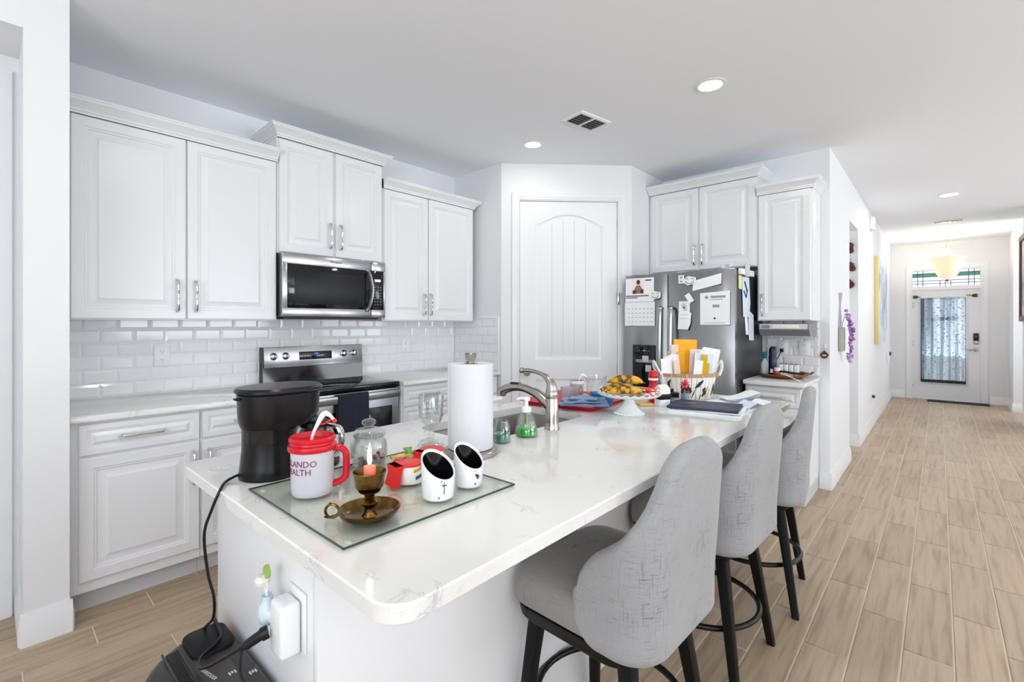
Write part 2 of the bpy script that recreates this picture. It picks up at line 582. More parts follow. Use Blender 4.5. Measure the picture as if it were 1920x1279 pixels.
    def build(self, name, m, parent=None, smooth=True, angle=38, origin=None, merge=False):
        bm = self.bm
        if merge:
            bmesh.ops.remove_doubles(bm, verts=bm.verts[:], dist=1e-5)
        bmesh.ops.recalc_face_normals(bm, faces=bm.faces[:])
        xs = [v.co.copy() for v in bm.verts]
        lo = Vector((min(c.x for c in xs), min(c.y for c in xs), min(c.z for c in xs)))
        hi = Vector((max(c.x for c in xs), max(c.y for c in xs), max(c.z for c in xs)))
        o = Vector(origin) if origin else Vector(((lo.x + hi.x) / 2, (lo.y + hi.y) / 2, lo.z))
        for v in bm.verts:
            v.co -= o
        me = bpy.data.meshes.new(name)
        bm.to_mesh(me)
        bm.free()
        if smooth:
            me.shade_smooth()
            me.set_sharp_from_angle(angle=math.radians(angle))
        me.materials.append(MATS[m])
        return link(name, me, o, parent)

def link(name, data, world_loc, parent=None):
    ob = bpy.data.objects.new(name, data)
    COL.objects.link(ob)
    if parent:
        ob.parent = parent
        ob.location = Vector(world_loc) - wloc(parent)
    else:
        ob.location = world_loc
    return ob

def wloc(o):
    l = Vector((0, 0, 0))
    while o:
        l += Vector(o.location)
        o = o.parent
    return l

def inset(poly, d):
    n = len(poly)
    out = []
    area = sum(poly[i][0] * poly[(i + 1) % n][1] - poly[(i + 1) % n][0] * poly[i][1] for i in range(n))
    sg = 1 if area > 0 else -1
    for i in range(n):
        p0, p1, p2 = Vector(poly[i - 1]), Vector(poly[i]), Vector(poly[(i + 1) % n])
        e1 = (p1 - p0).normalized(); e2 = (p2 - p1).normalized()
        n1 = Vector((-e1.y, e1.x)) * sg; n2 = Vector((-e2.y, e2.x)) * sg
        k = n1 + n2
        k = k / max(0.3, (1 + n1.dot(n2)))
        out.append((p1.x + k.x * d, p1.y + k.y * d))
    return out

def rrect(x0, x1, y0, y1, r, seg=5):
    p = []
    for cx, cy, a0 in ((x1 - r, y1 - r, 0), (x0 + r, y1 - r, 90), (x0 + r, y0 + r, 180), (x1 - r, y0 + r, 270)):
        for i in range(seg + 1):
            a = math.radians(a0 + 90 * i / seg)
            p.append((cx + r * math.cos(a), cy + r * math.sin(a)))
    return p

def smooth_path(pts, k=6):
    pts = [Vector(p) for p in pts]
    out = []
    n = len(pts)
    for i in range(n - 1):
        p0 = pts[max(0, i - 1)]; p1 = pts[i]; p2 = pts[i + 1]; p3 = pts[min(n - 1, i + 2)]
        for j in range(k):
            t = j / k
            out.append(0.5 * ((2 * p1) + (p2 - p0) * t + (2 * p0 - 5 * p1 + 4 * p2 - p3) * t * t + (3 * p1 - p0 - 3 * p2 + p3) * t ** 3))
    out.append(pts[-1])
    return out

def tag(o, label=None, cat=None, group=None, kind=None):
    if label: o['label'] = label
    if cat: o['category'] = cat
    if group: o['group'] = group
    if kind: o['kind'] = kind
    return o

def thing(name, label, cat, loc, group=None):
    o = bpy.data.objects.new(name, None)
    COL.objects.link(o)
    o.location = loc
    o.empty_display_size = 0.05
    return tag(o, label, cat, group)

def struct(name, g, m, parent=None, **k):
    o = g.build(name, m, parent, **k)
    if not parent:
        o['kind'] = 'structure'
    return o

def copy_tree(o, parent=None):
    c = o.copy()
    COL.objects.link(c)
    c.parent = parent
    for ch in list(o.children):
        copy_tree(ch, c)
    return c

def text_mesh(body, size, extrude=0.0003, align='CENTER'):
    cu = bpy.data.curves.new('lettering', 'FONT')
    cu.body = body
    cu.size = size
    cu.extrude = extrude
    cu.align_x = align
    cu.align_y = 'CENTER'
    cu.resolution_u = 2
    ob = bpy.data.objects.new('lettering', cu)
    COL.objects.link(ob)
    dg = bpy.context.evaluated_depsgraph_get()
    me = bpy.data.meshes.new_from_object(ob.evaluated_get(dg))
    bpy.data.objects.remove(ob)
    bpy.data.curves.remove(cu)
    return me

def text_part(name, body, size, m, parent, M, extrude=0.0003, bend=None):
    """lettering in its local xy plane moved by M; bend = radius wraps it round a vertical cylinder"""
    me = text_mesh(body, size, extrude)
    for v in me.vertices:
        c = v.co.copy()
        if bend:
            a = c.x / bend
            r = bend + c.z
            # local: cylinder axis = local y, front at +z
            c = Vector((r * math.sin(a), c.y, r * math.cos(a)))
        v.co = M @ c
    lo = sum((v.co for v in me.vertices), Vector()) / max(1, len(me.vertices))
    for v in me.vertices:
        v.co -= lo
    me.materials.clear()
    me.materials.append(MATS[m])
    return link(name, me, lo, parent)

IDM = Matrix.Identity(4)
def frame(origin, a, b):
    """matrix mapping local (a, b, z) to world; a, b world unit vectors in plan"""
    a = Vector((a[0], a[1], 0)).normalized(); b = Vector((b[0], b[1], 0)).normalized()
    M = Matrix(((a.x, b.x, 0, origin[0]), (a.y, b.y, 0, origin[1]), (0, 0, 1, origin[2]), (0, 0, 0, 1)))
    return M
# ------------------------------------------------------------------ room shell
CEIL = 2.743
def wallbox(name, x0, x1, y0, y1, z0=0.0, z1=CEIL, parent=None):
    return struct(name, G().box(x0, x1, y0, y1, z0, z1), 'wall', parent)

floor = struct('floor', G().box(-4.1, 11.4, -5.1, 3.7, -0.12, -0.0035), 'grout')
struct('ceiling', G().box(-4.1, 11.4, -5.1, 3.7, CEIL, CEIL + 0.12), 'ceiling')
wall_left = wallbox('wall_left', 0.10, 3.16, 3.485, 3.62)
wallbox('wall_stub_left', 0.10, 0.24, 2.80, 3.485)
# recess with a tall door, left of the kitchen
wall_recess = wallbox('wall_recess_back', -1.12, 0.10, 3.15, 3.27, 0, 2.55)
wallbox('wall_recess_header', -1.12, 0.10, 2.80, 3.27, 2.55, CEIL)
wallbox('wall_recess_side', -1.24, -1.12, 2.80, 3.27)
wallbox('wall_rear_left', -4.1, -1.24, 2.80, 2.92)
# pantry corner
wall_pantry_side = wallbox('wall_pantry_side', 3.03, 3.13, 2.86, 3.485)
A = Vector((3.03, 2.86)); B = Vector((3.86, 2.04))
dv = (B - A).normalized(); LEN = (B - A).length
nv = Vector((dv.y, -dv.x))            # towards the kitchen
if nv.dot(Vector((-1, -1))) < 0: nv = -nv
PM = frame((A.x, A.y, 0), (dv.x, dv.y), (-nv.x, -nv.y))
S0, S1, DZ = 0.165, 1.035, 2.415
g = G().box(0, S0 - 0.02, 0, 0.11, 0, CEIL).box(S1 + 0.02, LEN, 0, 0.11, 0, CEIL).box(S0 - 0.02, S1 + 0.02, 0, 0.11, DZ + 0.02, CEIL)
struct('wall_pantry_front', g.xf(PM), 'wall')
wallbox('wall_pantry_return', 3.86, 4.52, 2.04, 2.15)
wall_back = wallbox('wall_back', 4.52, 4.64, 0.65, 2.15)
# hall, left side
wallbox('wall_hall_left_near', 4.64, 5.63, 0.65, 0.77)
wallbox('wall_corridor_near', 5.51, 5.63, 0.77, 2.6)
wallbox('wall_corridor_far', 6.31, 6.43, 0.65, 2.6)
wallbox('wall_corridor_end', 5.51, 6.43, 2.6, 2.72)
wallbox('wall_hall_header', 5.63, 6.31, 0.65, 0.77, 2.34, CEIL)
wallbox('wall_hall_left_far', 6.43, 11.08, 0.65, 0.77)
# hall, right side
wallbox('wall_hall_right_near', 8.25, 9.30, -0.95, -0.83)
wallbox('wall_hall_right_far', 10.37, 11.08, -0.95, -0.83)
wallbox('wall_passage_far', 10.37, 10.49, -2.6, -0.95)
wallbox('wall_passage_near', 9.18, 9.30, -2.6, -0.95)
wallbox('wall_passage_end', 9.18, 10.49, -2.72, -2.6)
# hall end with the front door opening
g = G().box(11.08, 11.22, 0.385, 0.77, 0, CEIL).box(11.08, 11.22, -0.95, -0.545, 0, CEIL).box(11.08, 11.22, -0.545, 0.385, 2.30, CEIL)
struct('wall_hall_end', g, 'wall')
# living room behind the camera
wallbox('wall_living_far', 8.25, 8.37, -5.0, -0.95)
g = G().box(-4.1, -2.4, -5.1, -5.0, 0, CEIL).box(-0.4, 1.55, -5.1, -5.0, 0, CEIL).box(4.25, 5.45, -5.1, -5.0, 0, CEIL).box(7.75, 8.37, -5.1, -5.0, 0, CEIL).box(5.45, 7.75, -5.1, -5.0, 0, 0.62).box(5.45, 7.75, -5.1, -5.0, 2.28, CEIL)
g.box(-2.4, -0.4, -5.1, -5.0, 0, 0.62).box(1.55, 4.25, -5.1, -5.0, 0, 0.62).box(-2.4, -0.4, -5.1, -5.0, 2.28, CEIL).box(1.55, 4.25, -5.1, -5.0, 2.28, CEIL)
struct('wall_living_right', g, 'wall')
g = G().box(-4.1, -4.0, -5.0, -3.25, 0, CEIL).box(-4.1, -4.0, 0.05, 2.8, 0, CEIL).box(-4.1, -4.0, -3.25, 0.05, 2.24, CEIL)
struct('wall_living_rear', g, 'wall')
def window_at(name, x0, x1, y, z0, z1):
    g = G()
    for a, b, c, d in ((x0, x0 + .05, z0, z1), (x1 - .05, x1, z0, z1), (x0, x1, z0, z0 + .05), (x0, x1, z1 - .05, z1), ((x0 + x1) / 2 - .02, (x0 + x1) / 2 + .02, z0, z1)):
        g.box(a, b, y - .03, y + .03, c, d)
    w = struct(name, g, 'trim')
    G().box(x0 + .05, x1 - .05, y - .004, y + .004, z0 + .05, z1 - .05).build('pane', 'glass', w)
window_at('window_1', 1.55, 4.25, -5.05, 0.62, 2.28)
window_at('window_added', 5.45, 7.75, -5.05, 0.62, 2.28)  # added out of view so that daylight reaches the hall
window_at('window_2', -2.4, -0.4, -5.05, 0.62, 2.28)
g = G()
for a, b, c, d in ((-3.25, -3.19, 0, 2.24), (-0.01, 0.05, 0, 2.24), (-1.65, -1.55, 0, 2.24), (-3.25, 0.05, 0, 0.06), (-3.25, 0.05, 2.18, 2.24)):
    g.box(-4.08, -4.02, a, b, c, d)
pd_ = struct('door_3', g, 'trim')
G().box(-4.054, -4.046, -3.19, -0.01, 0.06, 2.18).build('pane', 'glass', pd_)

# baseboards: profile swept along straight runs
def baseboard(name, p, q, n, h=0.135):
    p = Vector(p); q = Vector(q); n = Vector(n).normalized()
    prof = [(0, 0), (0.016, 0), (0.016, 0.085), (0.012, 0.094), (0.012, 0.106), (0.007, 0.118), (0.005, h), (0, h)]
    r = [[(e.x + n.x * o, e.y + n.y * o, z) for o, z in prof] for e in (p, q)]
    struct(name, G().rings(r), 'trim')
baseboard('baseboard_stub_end', (0.090, 2.80), (0.250, 2.80), (0, -1))
baseboard('baseboard_stub_left', (0.10, 2.80), (0.10, 3.15), (-1, 0))
baseboard('baseboard_stub_right', (0.24, 2.80), (0.24, 2.89), (1, 0))
baseboard('baseboard_back_end', (4.52, 0.640), (4.52, 0.72), (-1, 0))
baseboard('baseboard_hall_left_near', (4.510, 0.65), (5.640, 0.65), (0, -1))
baseboard('baseboard_corridor', (6.31, 0.640), (6.31, 2.6), (-1, 0))
baseboard('baseboard_hall_left_far', (6.300, 0.65), (11.08, 0.65), (0, -1))
baseboard('baseboard_hall_end_left', (11.08, 0.46), (11.08, 0.65), (-1, 0))
baseboard('baseboard_hall_end_right', (11.08, -0.83), (11.08, -0.62), (-1, 0))
baseboard('baseboard_hall_right_far', (10.360, -0.83), (11.08, -0.83), (0, 1))
baseboard('baseboard_passage', (10.37, -2.6), (10.37, -0.820), (-1, 0))
baseboard('baseboard_hall_right_near', (8.25, -0.83), (9.310, -0.83), (0, 1))

# ------------------------------------------------------------------ floor planks
PW, PL, GR = 0.1560, 0.66, 0.0065
fwv = Vector((math.cos(math.radians(42.05)), math.sin(math.radians(42.05)))); rtv = Vector((fwv.y, -fwv.x))
cells = []
for k in range(-34, 24):
    y0 = -0.044 + PW * k
    off = 2.51 + 0.22 * (k % 3)
    for i in range(-12, 15):
        x0 = off + PL * i
        if x0 + PL < -3.9 or x0 > 11.3: continue
        cells.append((x0, y0))
def shows(x, y):
    p = Vector((x, y)); d = p.dot(fwv)
    if d < 1.2: return False
    u = p.dot(rtv) / d
    if abs(u) > 1.14: return False
    if 0.62 < x < 2.6 and 1.05 < y < 1.6: return False                     # under the island
    if y > 2.95 and 0.24 < x: return False
    if x > 4.65 and y > 0.66 and not (5.55 < x < 6.35 and y < 1.2): return False
    if x > 3.95 and y > 0.75: return False
    if x < 5.9 and y < -0.9 and u > 1.1: return False
    if x > 6.0 and y < -0.9: return False
    if 0.0 < x < 4.0 and y > 0.9 and x > 0.7: return False                 # hidden behind the island
    return True
vis = [c for c in cells if any(shows(c[0] + a * PL, c[1] + b * PW) for a in (0.05, 0.5, 0.95) for b in (0.1, 0.9))]
vis.sort(key=lambda c: Vector((c[0] + PL / 2, c[1])).length)
near = set(vis[:298])
pg = G().box(GR / 2, PL - GR / 2, GR / 2, PW - GR / 2, -0.012, 0, bev=0.0018, seg=1)
pm = None
for c in vis[:298]:
    if pm is None:
        o = pg.build('plank', 'plank', floor, origin=(0, 0, 0))
        pm = o.data
    else:
        o = bpy.data.objects.new('plank', pm); COL.objects.link(o); o.parent = floor
    o.location = Vector((c[0], c[1], 0)) - wloc(floor)
g = G()
for c in cells:
    if c not in near:
        g.box(c[0] + GR / 2, c[0] + PL - GR / 2, c[1] + GR / 2, c[1] + PW - GR / 2, -0.012, 0)
o = g.build('plank_field', 'plank', floor)
o['kind'] = 'stuff'

# ------------------------------------------------------------------ bevelled subway tiles
TW, TH = 0.150, 0.0765
def tile_mesh(w, h):
    g = G()
    e = 0.0012
    r = [[(x, y, z) for x, z in ((i, i), (w - i, i), (w - i, h - i), (i, h - i))] for i, y in ((e, 0), (e, -0.004), (0.013, -0.0085))]
    g.rings(r, cap0=False)
    return g
TM = {}
def tile(parent, w, h, M, z):
    key = (round(w, 4), round(h, 4))
    if key not in TM:
        o = tile_mesh(w, h).build('tile', 'tile_white', parent, origin=(0, 0, 0), smooth=False)
        TM[key] = o.data
    else:
        o = bpy.data.objects.new('tile', TM[key]); COL.objects.link(o); o.parent = parent
    loc, rot, _ = M.decompose()
    o.location = loc + Vector((0, 0, z)) - wloc(parent)
    o.rotation_euler = rot.to_euler()
def tile_field(parent, origin, a, b, length, joint0, rows, z0, odd):
    """rows of running-bond tiles from local 0 to length; joint0 = one joint of the even rows"""
    a = Vector(a); 
    for r in range(rows):
        j = joint0 + (TW / 2 if (r + odd) % 2 else 0)
        while j > 0: j -= TW
        x = j
        while x < length - 0.004:
            s = max(0.0, x); e = min(length, x + TW)
            if e - s > 0.03:
                M = frame((origin[0] + a.x * s, origin[1] + a.y * s, 0), (a.x, a.y), b)
                tile(parent, e - s, TH, M, z0 + r * TH)
            x += TW
BZ = 0.916
tile_field(wall_left, (0.24, 3.4835), (1, 0), (0, 1), 2.79, 0.348 - 0.24, 6, BZ, 1)
tile_field(wall_pantry_side, (3.0285, 3.476), (0, -1), (1, 0), 0.575, 0.0, 6, BZ, 0)
tile_field(wall_back, (4.5185, 1.11), (0, -1), (1, 0), 0.39, 0.05, 6, 0.907, 0)
# grout beds and the pencil border
struct('trim_1', G().box(0.24, 3.03, 3.4815, 3.485, 0.90, 1.376), 'tile_grout', wall_left)
struct('trim_2', G().box(3.0268, 3.03, 2.90, 3.485, 0.90, 1.376), 'tile_grout', wall_pantry_side)
struct('trim_3', G().box(4.5168, 4.52, 0.72, 1.11, 0.90, 1.37), 'tile_grout', wall_back)
struct('trim_4', G().box(3.017, 3.03, 2.888, 3.485, 1.376, 1.395, 0.004).box(3.017, 3.03, 2.884, 2.901, 0.915, 1.395, 0.004), 'tile_white', wall_pantry_side)

# ------------------------------------------------------------------ pantry door (door_1) with casing
g = G()
def arch_ring(w0, w1, z0, z1, rise, y, n=14):
    p = [(w0, y, z0), (w1, y, z0), (w1, y, z1)]
    for i in range(1, n):
        t = i / n
        x = w1 + (w0 - w1) * t
        p.append((x, y, z1 + rise * math.sin(PI * t)))
    p.append((w0, y, z1))
    return p
W = S1 - S0
door = G()
DT = 0.035
# slab as a frame of stiles and rails around two sunk panels
y0, y1 = 0.012, 0.047
for a, b, c, d in ((0, .135, 0.008, DZ), (W - .135, W, 0.008, DZ), (.135, W - .135, 0.008, 0.20), (.135, W - .135, 0.84, 1.01)):
    door.box(a, b, y0, y1, c, d)
# top rail with an arched lower edge
n = 16
top = [(.135, DZ), (W - .135, DZ)]
arc = [(W - .135 + (0.27 - W) * i / n, 2.20 + 0.10 * math.sin(PI * i / n)) for i in range(n + 1)]
for i in range(n):
    xa, za = arc[i]; xb, zb = arc[i + 1]
    door.rings([[(xa, y, za), (xa, y, DZ), (xb, y, DZ), (xb, y, zb)] for y in (y0, y1)])
door_1 = struct('door_1', door.xf(PM @ Matrix.Translation((S0, 0, 0))), 'trim', merge=True)
def parch(w0, w1, z0, z1, rise):
    return lambda i, y: arch_ring(w0 + i, w1 - i, z0 + i, z1 - i * (0.75 if rise else 1), rise, y)
f = parch(.135, W - .135, 1.01, 2.20, 0.10)
g = G().rings([f(0, y0 + .001), f(.012, y0 + .010), f(.032, y0 + .010), f(.05, y0 + .004)], cap0=False)
pnl = g.xf(PM @ Matrix.Translation((S0, 0, 0))).build('panel', 'trim', door_1)
for i in range(5):
    x = .185 + (W - .37) * (i + .5) / 5 + 0.05
    if i < 4:
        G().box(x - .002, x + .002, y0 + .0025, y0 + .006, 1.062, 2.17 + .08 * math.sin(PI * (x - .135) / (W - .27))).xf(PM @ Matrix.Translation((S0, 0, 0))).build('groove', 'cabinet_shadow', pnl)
f = parch(.135, W - .135, 0.20, 0.84, 0.0)
g = G().rings([f(0, y0 + .001), f(.012, y0 + .010), f(.032, y0 + .010), f(.05, y0 + .004)], cap0=False)
g.xf(PM @ Matrix.Translation((S0, 0, 0))).build('panel', 'trim', door_1)
kn = G().lathe([(0.028, 0), (0.028, .006), (.012, .01), (.011, .03), (.026, .042), (.028, .055), (.02, .066), (0, .068)], seg=20)
kn.xf(PM @ Matrix.Translation((S0 + .06, y0, 0.90)) @ Matrix.Rotation(PI / 2, 4, 'X')).build('knob', 'nickel', door_1)
for z in (2.22, 1.60, 0.93):
    h = G().box(W + .002, W + .016, y0 - .006, y0 + .012, z - .05, z + .05, .002).xf(PM @ Matrix.Translation((S0, 0, 0)))
    h.build('hinge', 'nickel', door_1)
def casing(name, M, s0, s1, z1, w=0.062, d=0.018, zb=0.0, m='trim'):
    g = G()
    prof = [(0, 0), (0, d * .55), (w * .25, d * .7), (w * .35, d), (w * .8, d), (w, d * .75), (w, 0)]
    # mitred U: inner edge offset 0
    path = []
    for o, y in prof:
        path.append([(s0 - o, -y, zb), (s0 - o, -y, z1 + o), (s1 + o, -y, z1 + o), (s1 + o, -y, zb)])
    for a, b in zip(path, path[1:] + path[:1]):
        for i in range(3):
            g.quad(a[i], a[i + 1], b[i + 1], b[i])
    return struct(name, g.xf(M), m, merge=True)
casing('trim_5', PM, S0 - .008, S1 + .012, DZ + .012)
# jamb liner
g = G().box(S0 - .018, S0 - .003, -0.001, .11, 0, DZ + .018).box(S1 + .003, S1 + .018, -0.001, .11, 0, DZ + .018).box(S0 - .018, S1 + .018, -0.001, .11, DZ + .003, DZ + .018)
g.box(S0 - .018, S1 + .018, 0.05, 0.11, 0, DZ)
struct('trim_6', g.xf(PM), 'trim')
# hook latch of wire on the pantry door edge
tl = thing('door_latch', 'small wire hook latch high on the pantry door edge', 'latch', PM @ Vector((S1 + .006, -.03, 1.60)))
G().tube([PM @ Vector(p) for p in ((S1 - .01, -.012, 1.61), (S1 + .03, -.034, 1.60), (S1 + .03, -.034, 1.585))], .0035, 6).build('hook', 'chrome', tl)
G().box(S1 - .004, S1 + .016, -.03, -.005, 1.50, 1.60, .003).xf(PM).build('plate', 'chrome', tl)

# recess door (door_2) and its casing, beyond the left stub wall
RM = frame((-0.90, 3.15, 0), (1, 0), (0, 1))
g = G().box(0.0, 0.90, -0.012, 0.0, 0.01, 2.40)
door_2 = struct('door_2', g.xf(RM), 'trim')
G().panel(0.62, 1.2, [(0, .0), (0, .004), (.02, .008), (.05, .004)], RM @ Matrix.Translation((.14, -.012, 1.05))).build('panel', 'trim', door_2)
G().panel(0.62, .7, [(0, .0), (0, .004), (.02, .008), (.05, .004)], RM @ Matrix.Translation((.14, -.012, .2))).build('panel', 'trim', door_2)
casing('trim_7', RM, -0.01, 0.905, 2.41, w=.072, d=.022)
# ------------------------------------------------------------------ cabinets
DOORR = [(0, -.019), (0, -.004), (.004, 0), (.050, 0), (.054, -.005), (.061, -.005), (.066, -.012), (.074, -.012), (.102, -.0025), (.104, 0)]
DRAWR = [(0, -.019), (0, -.003), (.003, 0), (.026, 0), (.029, -.004), (.034, -.004), (.037, -.008), (.041, -.009), (.055, -.002), (.057, 0)]
def T(x, y, z): return Matrix.Translation((x, y, z))
def pull(parent, M, a, z, vert=True, L=.172):
    h = L / 2
    if vert:
        pts = [(a, 0, z - h), (a, -.022, z - h + .008), (a, -.030, z - h * .45), (a, -.026, z), (a, -.030, z + h * .45), (a, -.022, z + h - .008), (a, 0, z + h)]
    else:
        pts = [(a - h, 0, z), (a - h + .008, -.022, z), (a - h * .45, -.030, z), (a, -.026, z), (a + h * .45, -.030, z), (a + h - .008, -.022, z), (a + h, 0, z)]
    p = [M @ q for q in smooth_path(pts, 4)]
    rr = [.0055 + .002 * abs(math.cos(PI * i / (len(p) - 1))) for i in range(len(p))]
    G().tube(p, rr, 8).build('handle', 'chrome', parent)
CROWN = [(0, 0), (.006, 0), (.006, .010), (.013, .014), (.013, .022), (.019, .028), (.034, .043), (.046, .052), (.050, .055), (.050, .064), (.055, .066), (.055, .074), (0, .074)]
def crown(parent, M, w, depth, z, left, right):
    rings = []
    path = []
    for o, u in CROWN:
        ol = o if left else 0; orr = o if right else 0
        ring = []
        if left: ring.append((-ol, depth, z + u))
        ring.append((-ol, -o, z + u)); ring.append((w + orr, -o, z + u))
        if right: ring.append((w + orr, depth, z + u))
        path.append(ring)
    g = G()
    n = len(path[0])
    for a, b in zip(path, path[1:]):
        for i in range(n - 1):
            g.quad(a[i], a[i + 1], b[i + 1], b[i])
    # top lid
    g.quad((0, depth, z + .074), (0, 0, z + .074), (w, 0, z + .074), (w, depth, z + .074))
    for s, e in ((0, 0), (-1, -1)):
        g.bm.faces.new([g.bm.verts.new(p[s]) for p in path])
    g.xf(M).build('crown_molding', 'cabinet', parent, merge=True, angle=30)
def upper(label, M, w, depth, z0, z1, doors, cl, cr, group, name='wall_cabinet', m='cabinet', crown_z=None):
    o = thing(name, label, 'cabinet', M @ Vector((w / 2, depth / 2, z0)), group)
    g = G().box(0, w, .019, depth, z0, z1)
    g.xf(M).build('carcass', m, o)
    for a0, a1, dz0, dz1, ha, hz in doors:
        d = G().panel(a1 - a0, dz1 - dz0, DOORR, M @ T(a0, 0, dz0)).build('door', m, o, angle=20)
        pull(d, M, ha, hz)
    crown(o, M, w, depth, crown_z or z1 - .004, cl, cr)
    return o
def RF(x0, y): return frame((x0, y, 0), (1, 0), (0, 1))
def FF(x, yl): return frame((x, yl, 0), (0, -1), (1, 0))
GU = 'white wall cabinets'
M = RF(0.242, 3.15)
upper('wide white two-door wall cabinet between the stub wall and the microwave', M, 1.006, .333, 1.352, 2.372,
      [(.032, .509, 1.357, 2.366, .468, 1.488), (.517, .997, 1.357, 2.366, .556, 1.488)], False, False, GU)
M = RF(1.250, 3.15)
upper('raised white two-door wall cabinet over the microwave', M, .776, .333, 1.790, 2.536,
      [(.010, .372, 1.797, 2.528, .350, 1.94), (.394, .766, 1.797, 2.528, .428, 1.94)], True, True, GU)
M = RF(2.028, 3.15)
upper('white two-door wall cabinet in the corner between microwave and pantry', M, .945, .333, 1.352, 2.372,
      [(.010, .425, 1.357, 2.366, .380, 1.488), (.435, .936, 1.357, 2.366, .448, 1.488)], False, True, GU)
M = FF(4.19, 2.035)
upper('raised white two-door cabinet over the refrigerator', M, .935, .328, 1.800, 2.536,
      [(.022, .455, 1.806, 2.528, .430, 1.938), (.471, .923, 1.806, 2.528, .500, 1.938)], False, True, GU)
M = FF(4.19, 1.098)
upper('narrow tall white one-door wall cabinet above the small counter with the radio', M, .385, .328, 1.355, 2.372,
      [(.010, .373, 1.361, 2.366, .040, 1.483)], False, True, GU)

GB = 'white base cabinets'
def base(label, M, w, depth, fronts, kick=True, top=.880, filler=0.0):
    o = thing('base_cabinet', label, 'cabinet', M @ Vector((w / 2, depth / 2, 0)), GB)
    g = G().box(0, w, .019, depth, .10, top)
    g.xf(M).build('carcass', 'cabinet', o)
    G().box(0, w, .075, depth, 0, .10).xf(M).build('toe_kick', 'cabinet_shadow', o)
    for kind, a0, a1, z0, z1, ha, hz in fronts:
        d = G().panel(a1 - a0, z1 - z0, DRAWR if kind == 'drawer' else DOORR, M @ T(a0, 0, z0)).build(kind, 'cabinet', o, angle=20)
        pull(d, M, ha, hz, vert=(kind == 'door'), L=.17)
    return o
base('white base cabinet at the stub wall, drawer over one door', RF(.242, 2.885), .512, .595,
     [('drawer', .036, .506, .728, .868, .27, .80), ('door', .036, .506, .152, .716, .478, .580)])
base('white base cabinet beside the oven, behind the coffee maker, drawer over one door', RF(.756, 2.885), .492, .595,
     [('drawer', .006, .486, .728, .868, .246, .80), ('door', .006, .486, .152, .716, .035, .580)])
base('white base cabinet with drawers just past the oven', RF(2.014, 2.885), .50, .595,
     [('drawer', .012, .492, .728, .868, .25, .80), ('drawer', .012, .492, .44, .716, .25, .60), ('drawer', .012, .492, .152, .428, .25, .33)])
base('white corner base cabinet against the pantry wall, behind the paper towels', RF(2.516, 2.885), .50, .595,
     [('drawer', .006, .488, .728, .868, .246, .80), ('door', .006, .488, .152, .716, .04, .625)])
base('small white base cabinet beside the refrigerator at the hall corner', FF(3.89, 1.108), .384, .62,
     [('drawer', .008, .374, .72, .858, .19, .79), ('door', .008, .374, .152, .708, .035, .62)], top=.872)

# worktops
def worktop(label, x0, x1, y0, y1, z0=.882, z1=.914, rad=.006):
    o = G().prism(rrect(x0, x1, y0, y1, rad, 3), z0, z1, .004).build('worktop', 'quartz')
    return tag(o, label, 'countertop', 'quartz worktops along the walls')
worktop('white quartz worktop under the outlet, from stub wall to oven', .242, 1.250, 2.862, 3.480)
worktop('white quartz worktop from oven to pantry corner', 2.010, 3.026, 2.862, 3.480)
worktop('small white quartz worktop beside the refrigerator with the wooden tray', 3.855, 4.516, .700, 1.112, .874, .906)

# ------------------------------------------------------------------ microwave
X0, X1 = 1.254, 2.006
o = thing('microwave', 'stainless over-the-range microwave with black glass door', 'microwave', (1.63, 3.28, 1.376))
G().box(X0, X1, 3.125, 3.48, 1.376, 1.786, .003).build('body', 'steel_dark', o)
G().box(X0 + .03, X1 - .03, 3.15, 3.46, 1.362, 1.376).build('underside_grille', 'black_plastic', o)
g = G().box(X0, 1.885, 3.092, 3.124, 1.715, 1.786, .004).box(X0, 1.885, 3.092, 3.124, 1.378, 1.436, .004).box(X0, 1.290, 3.092, 3.124, 1.43, 1.72, .004)
d = g.build('door', 'steel', o)
G().box(1.284, 1.885, 3.0905, 3.12, 1.432, 1.720, .003).build('door_glass', 'black_gloss', d)
G().box(1.330, 1.835, 3.0895, 3.0915, 1.462, 1.672, .0008).build('window_screen', 'black_plastic', d)
G().tube(smooth_path([(1.850, 3.092, 1.43), (1.858, 3.066, 1.46), (1.872, 3.052, 1.575), (1.858, 3.066, 1.69), (1.850, 3.092, 1.72)], 5), .016, 8, flat=(1, .55)).build('handle', 'steel', d)
text_part('logo_lettering', 'Whirlpool', .020, 'print_dark', d, Matrix.Translation((1.615, 3.0912, 1.752)) @ Matrix.Rotation(PI / 2, 4, 'X'))
g = G().box(1.889, X1, 3.092, 3.124, 1.378, 1.436, .004).box(1.889, X1, 3.092, 3.124, 1.715, 1.786, .004).box(1.990, X1, 3.092, 3.124, 1.43, 1.72, .004)
c = g.build('control_panel', 'steel', o)
G().box(1.889, 1.992, 3.0905, 3.12, 1.432, 1.720, .003).build('keypad_glass', 'black_gloss', c)
g = G().box(1.915, 1.965, 3.0895, 3.091, 1.640, 1.658)
g.build('clock_display', 'led_white', c)
g = G()
for r in range(7):
    for q in range(3):
        g.box(1.912 + q * .024, 1.922 + q * .024, 3.0895, 3.091, 1.470 + r * .021, 1.475 + r * .021)
g.build('key_print', 'print_grey', c)

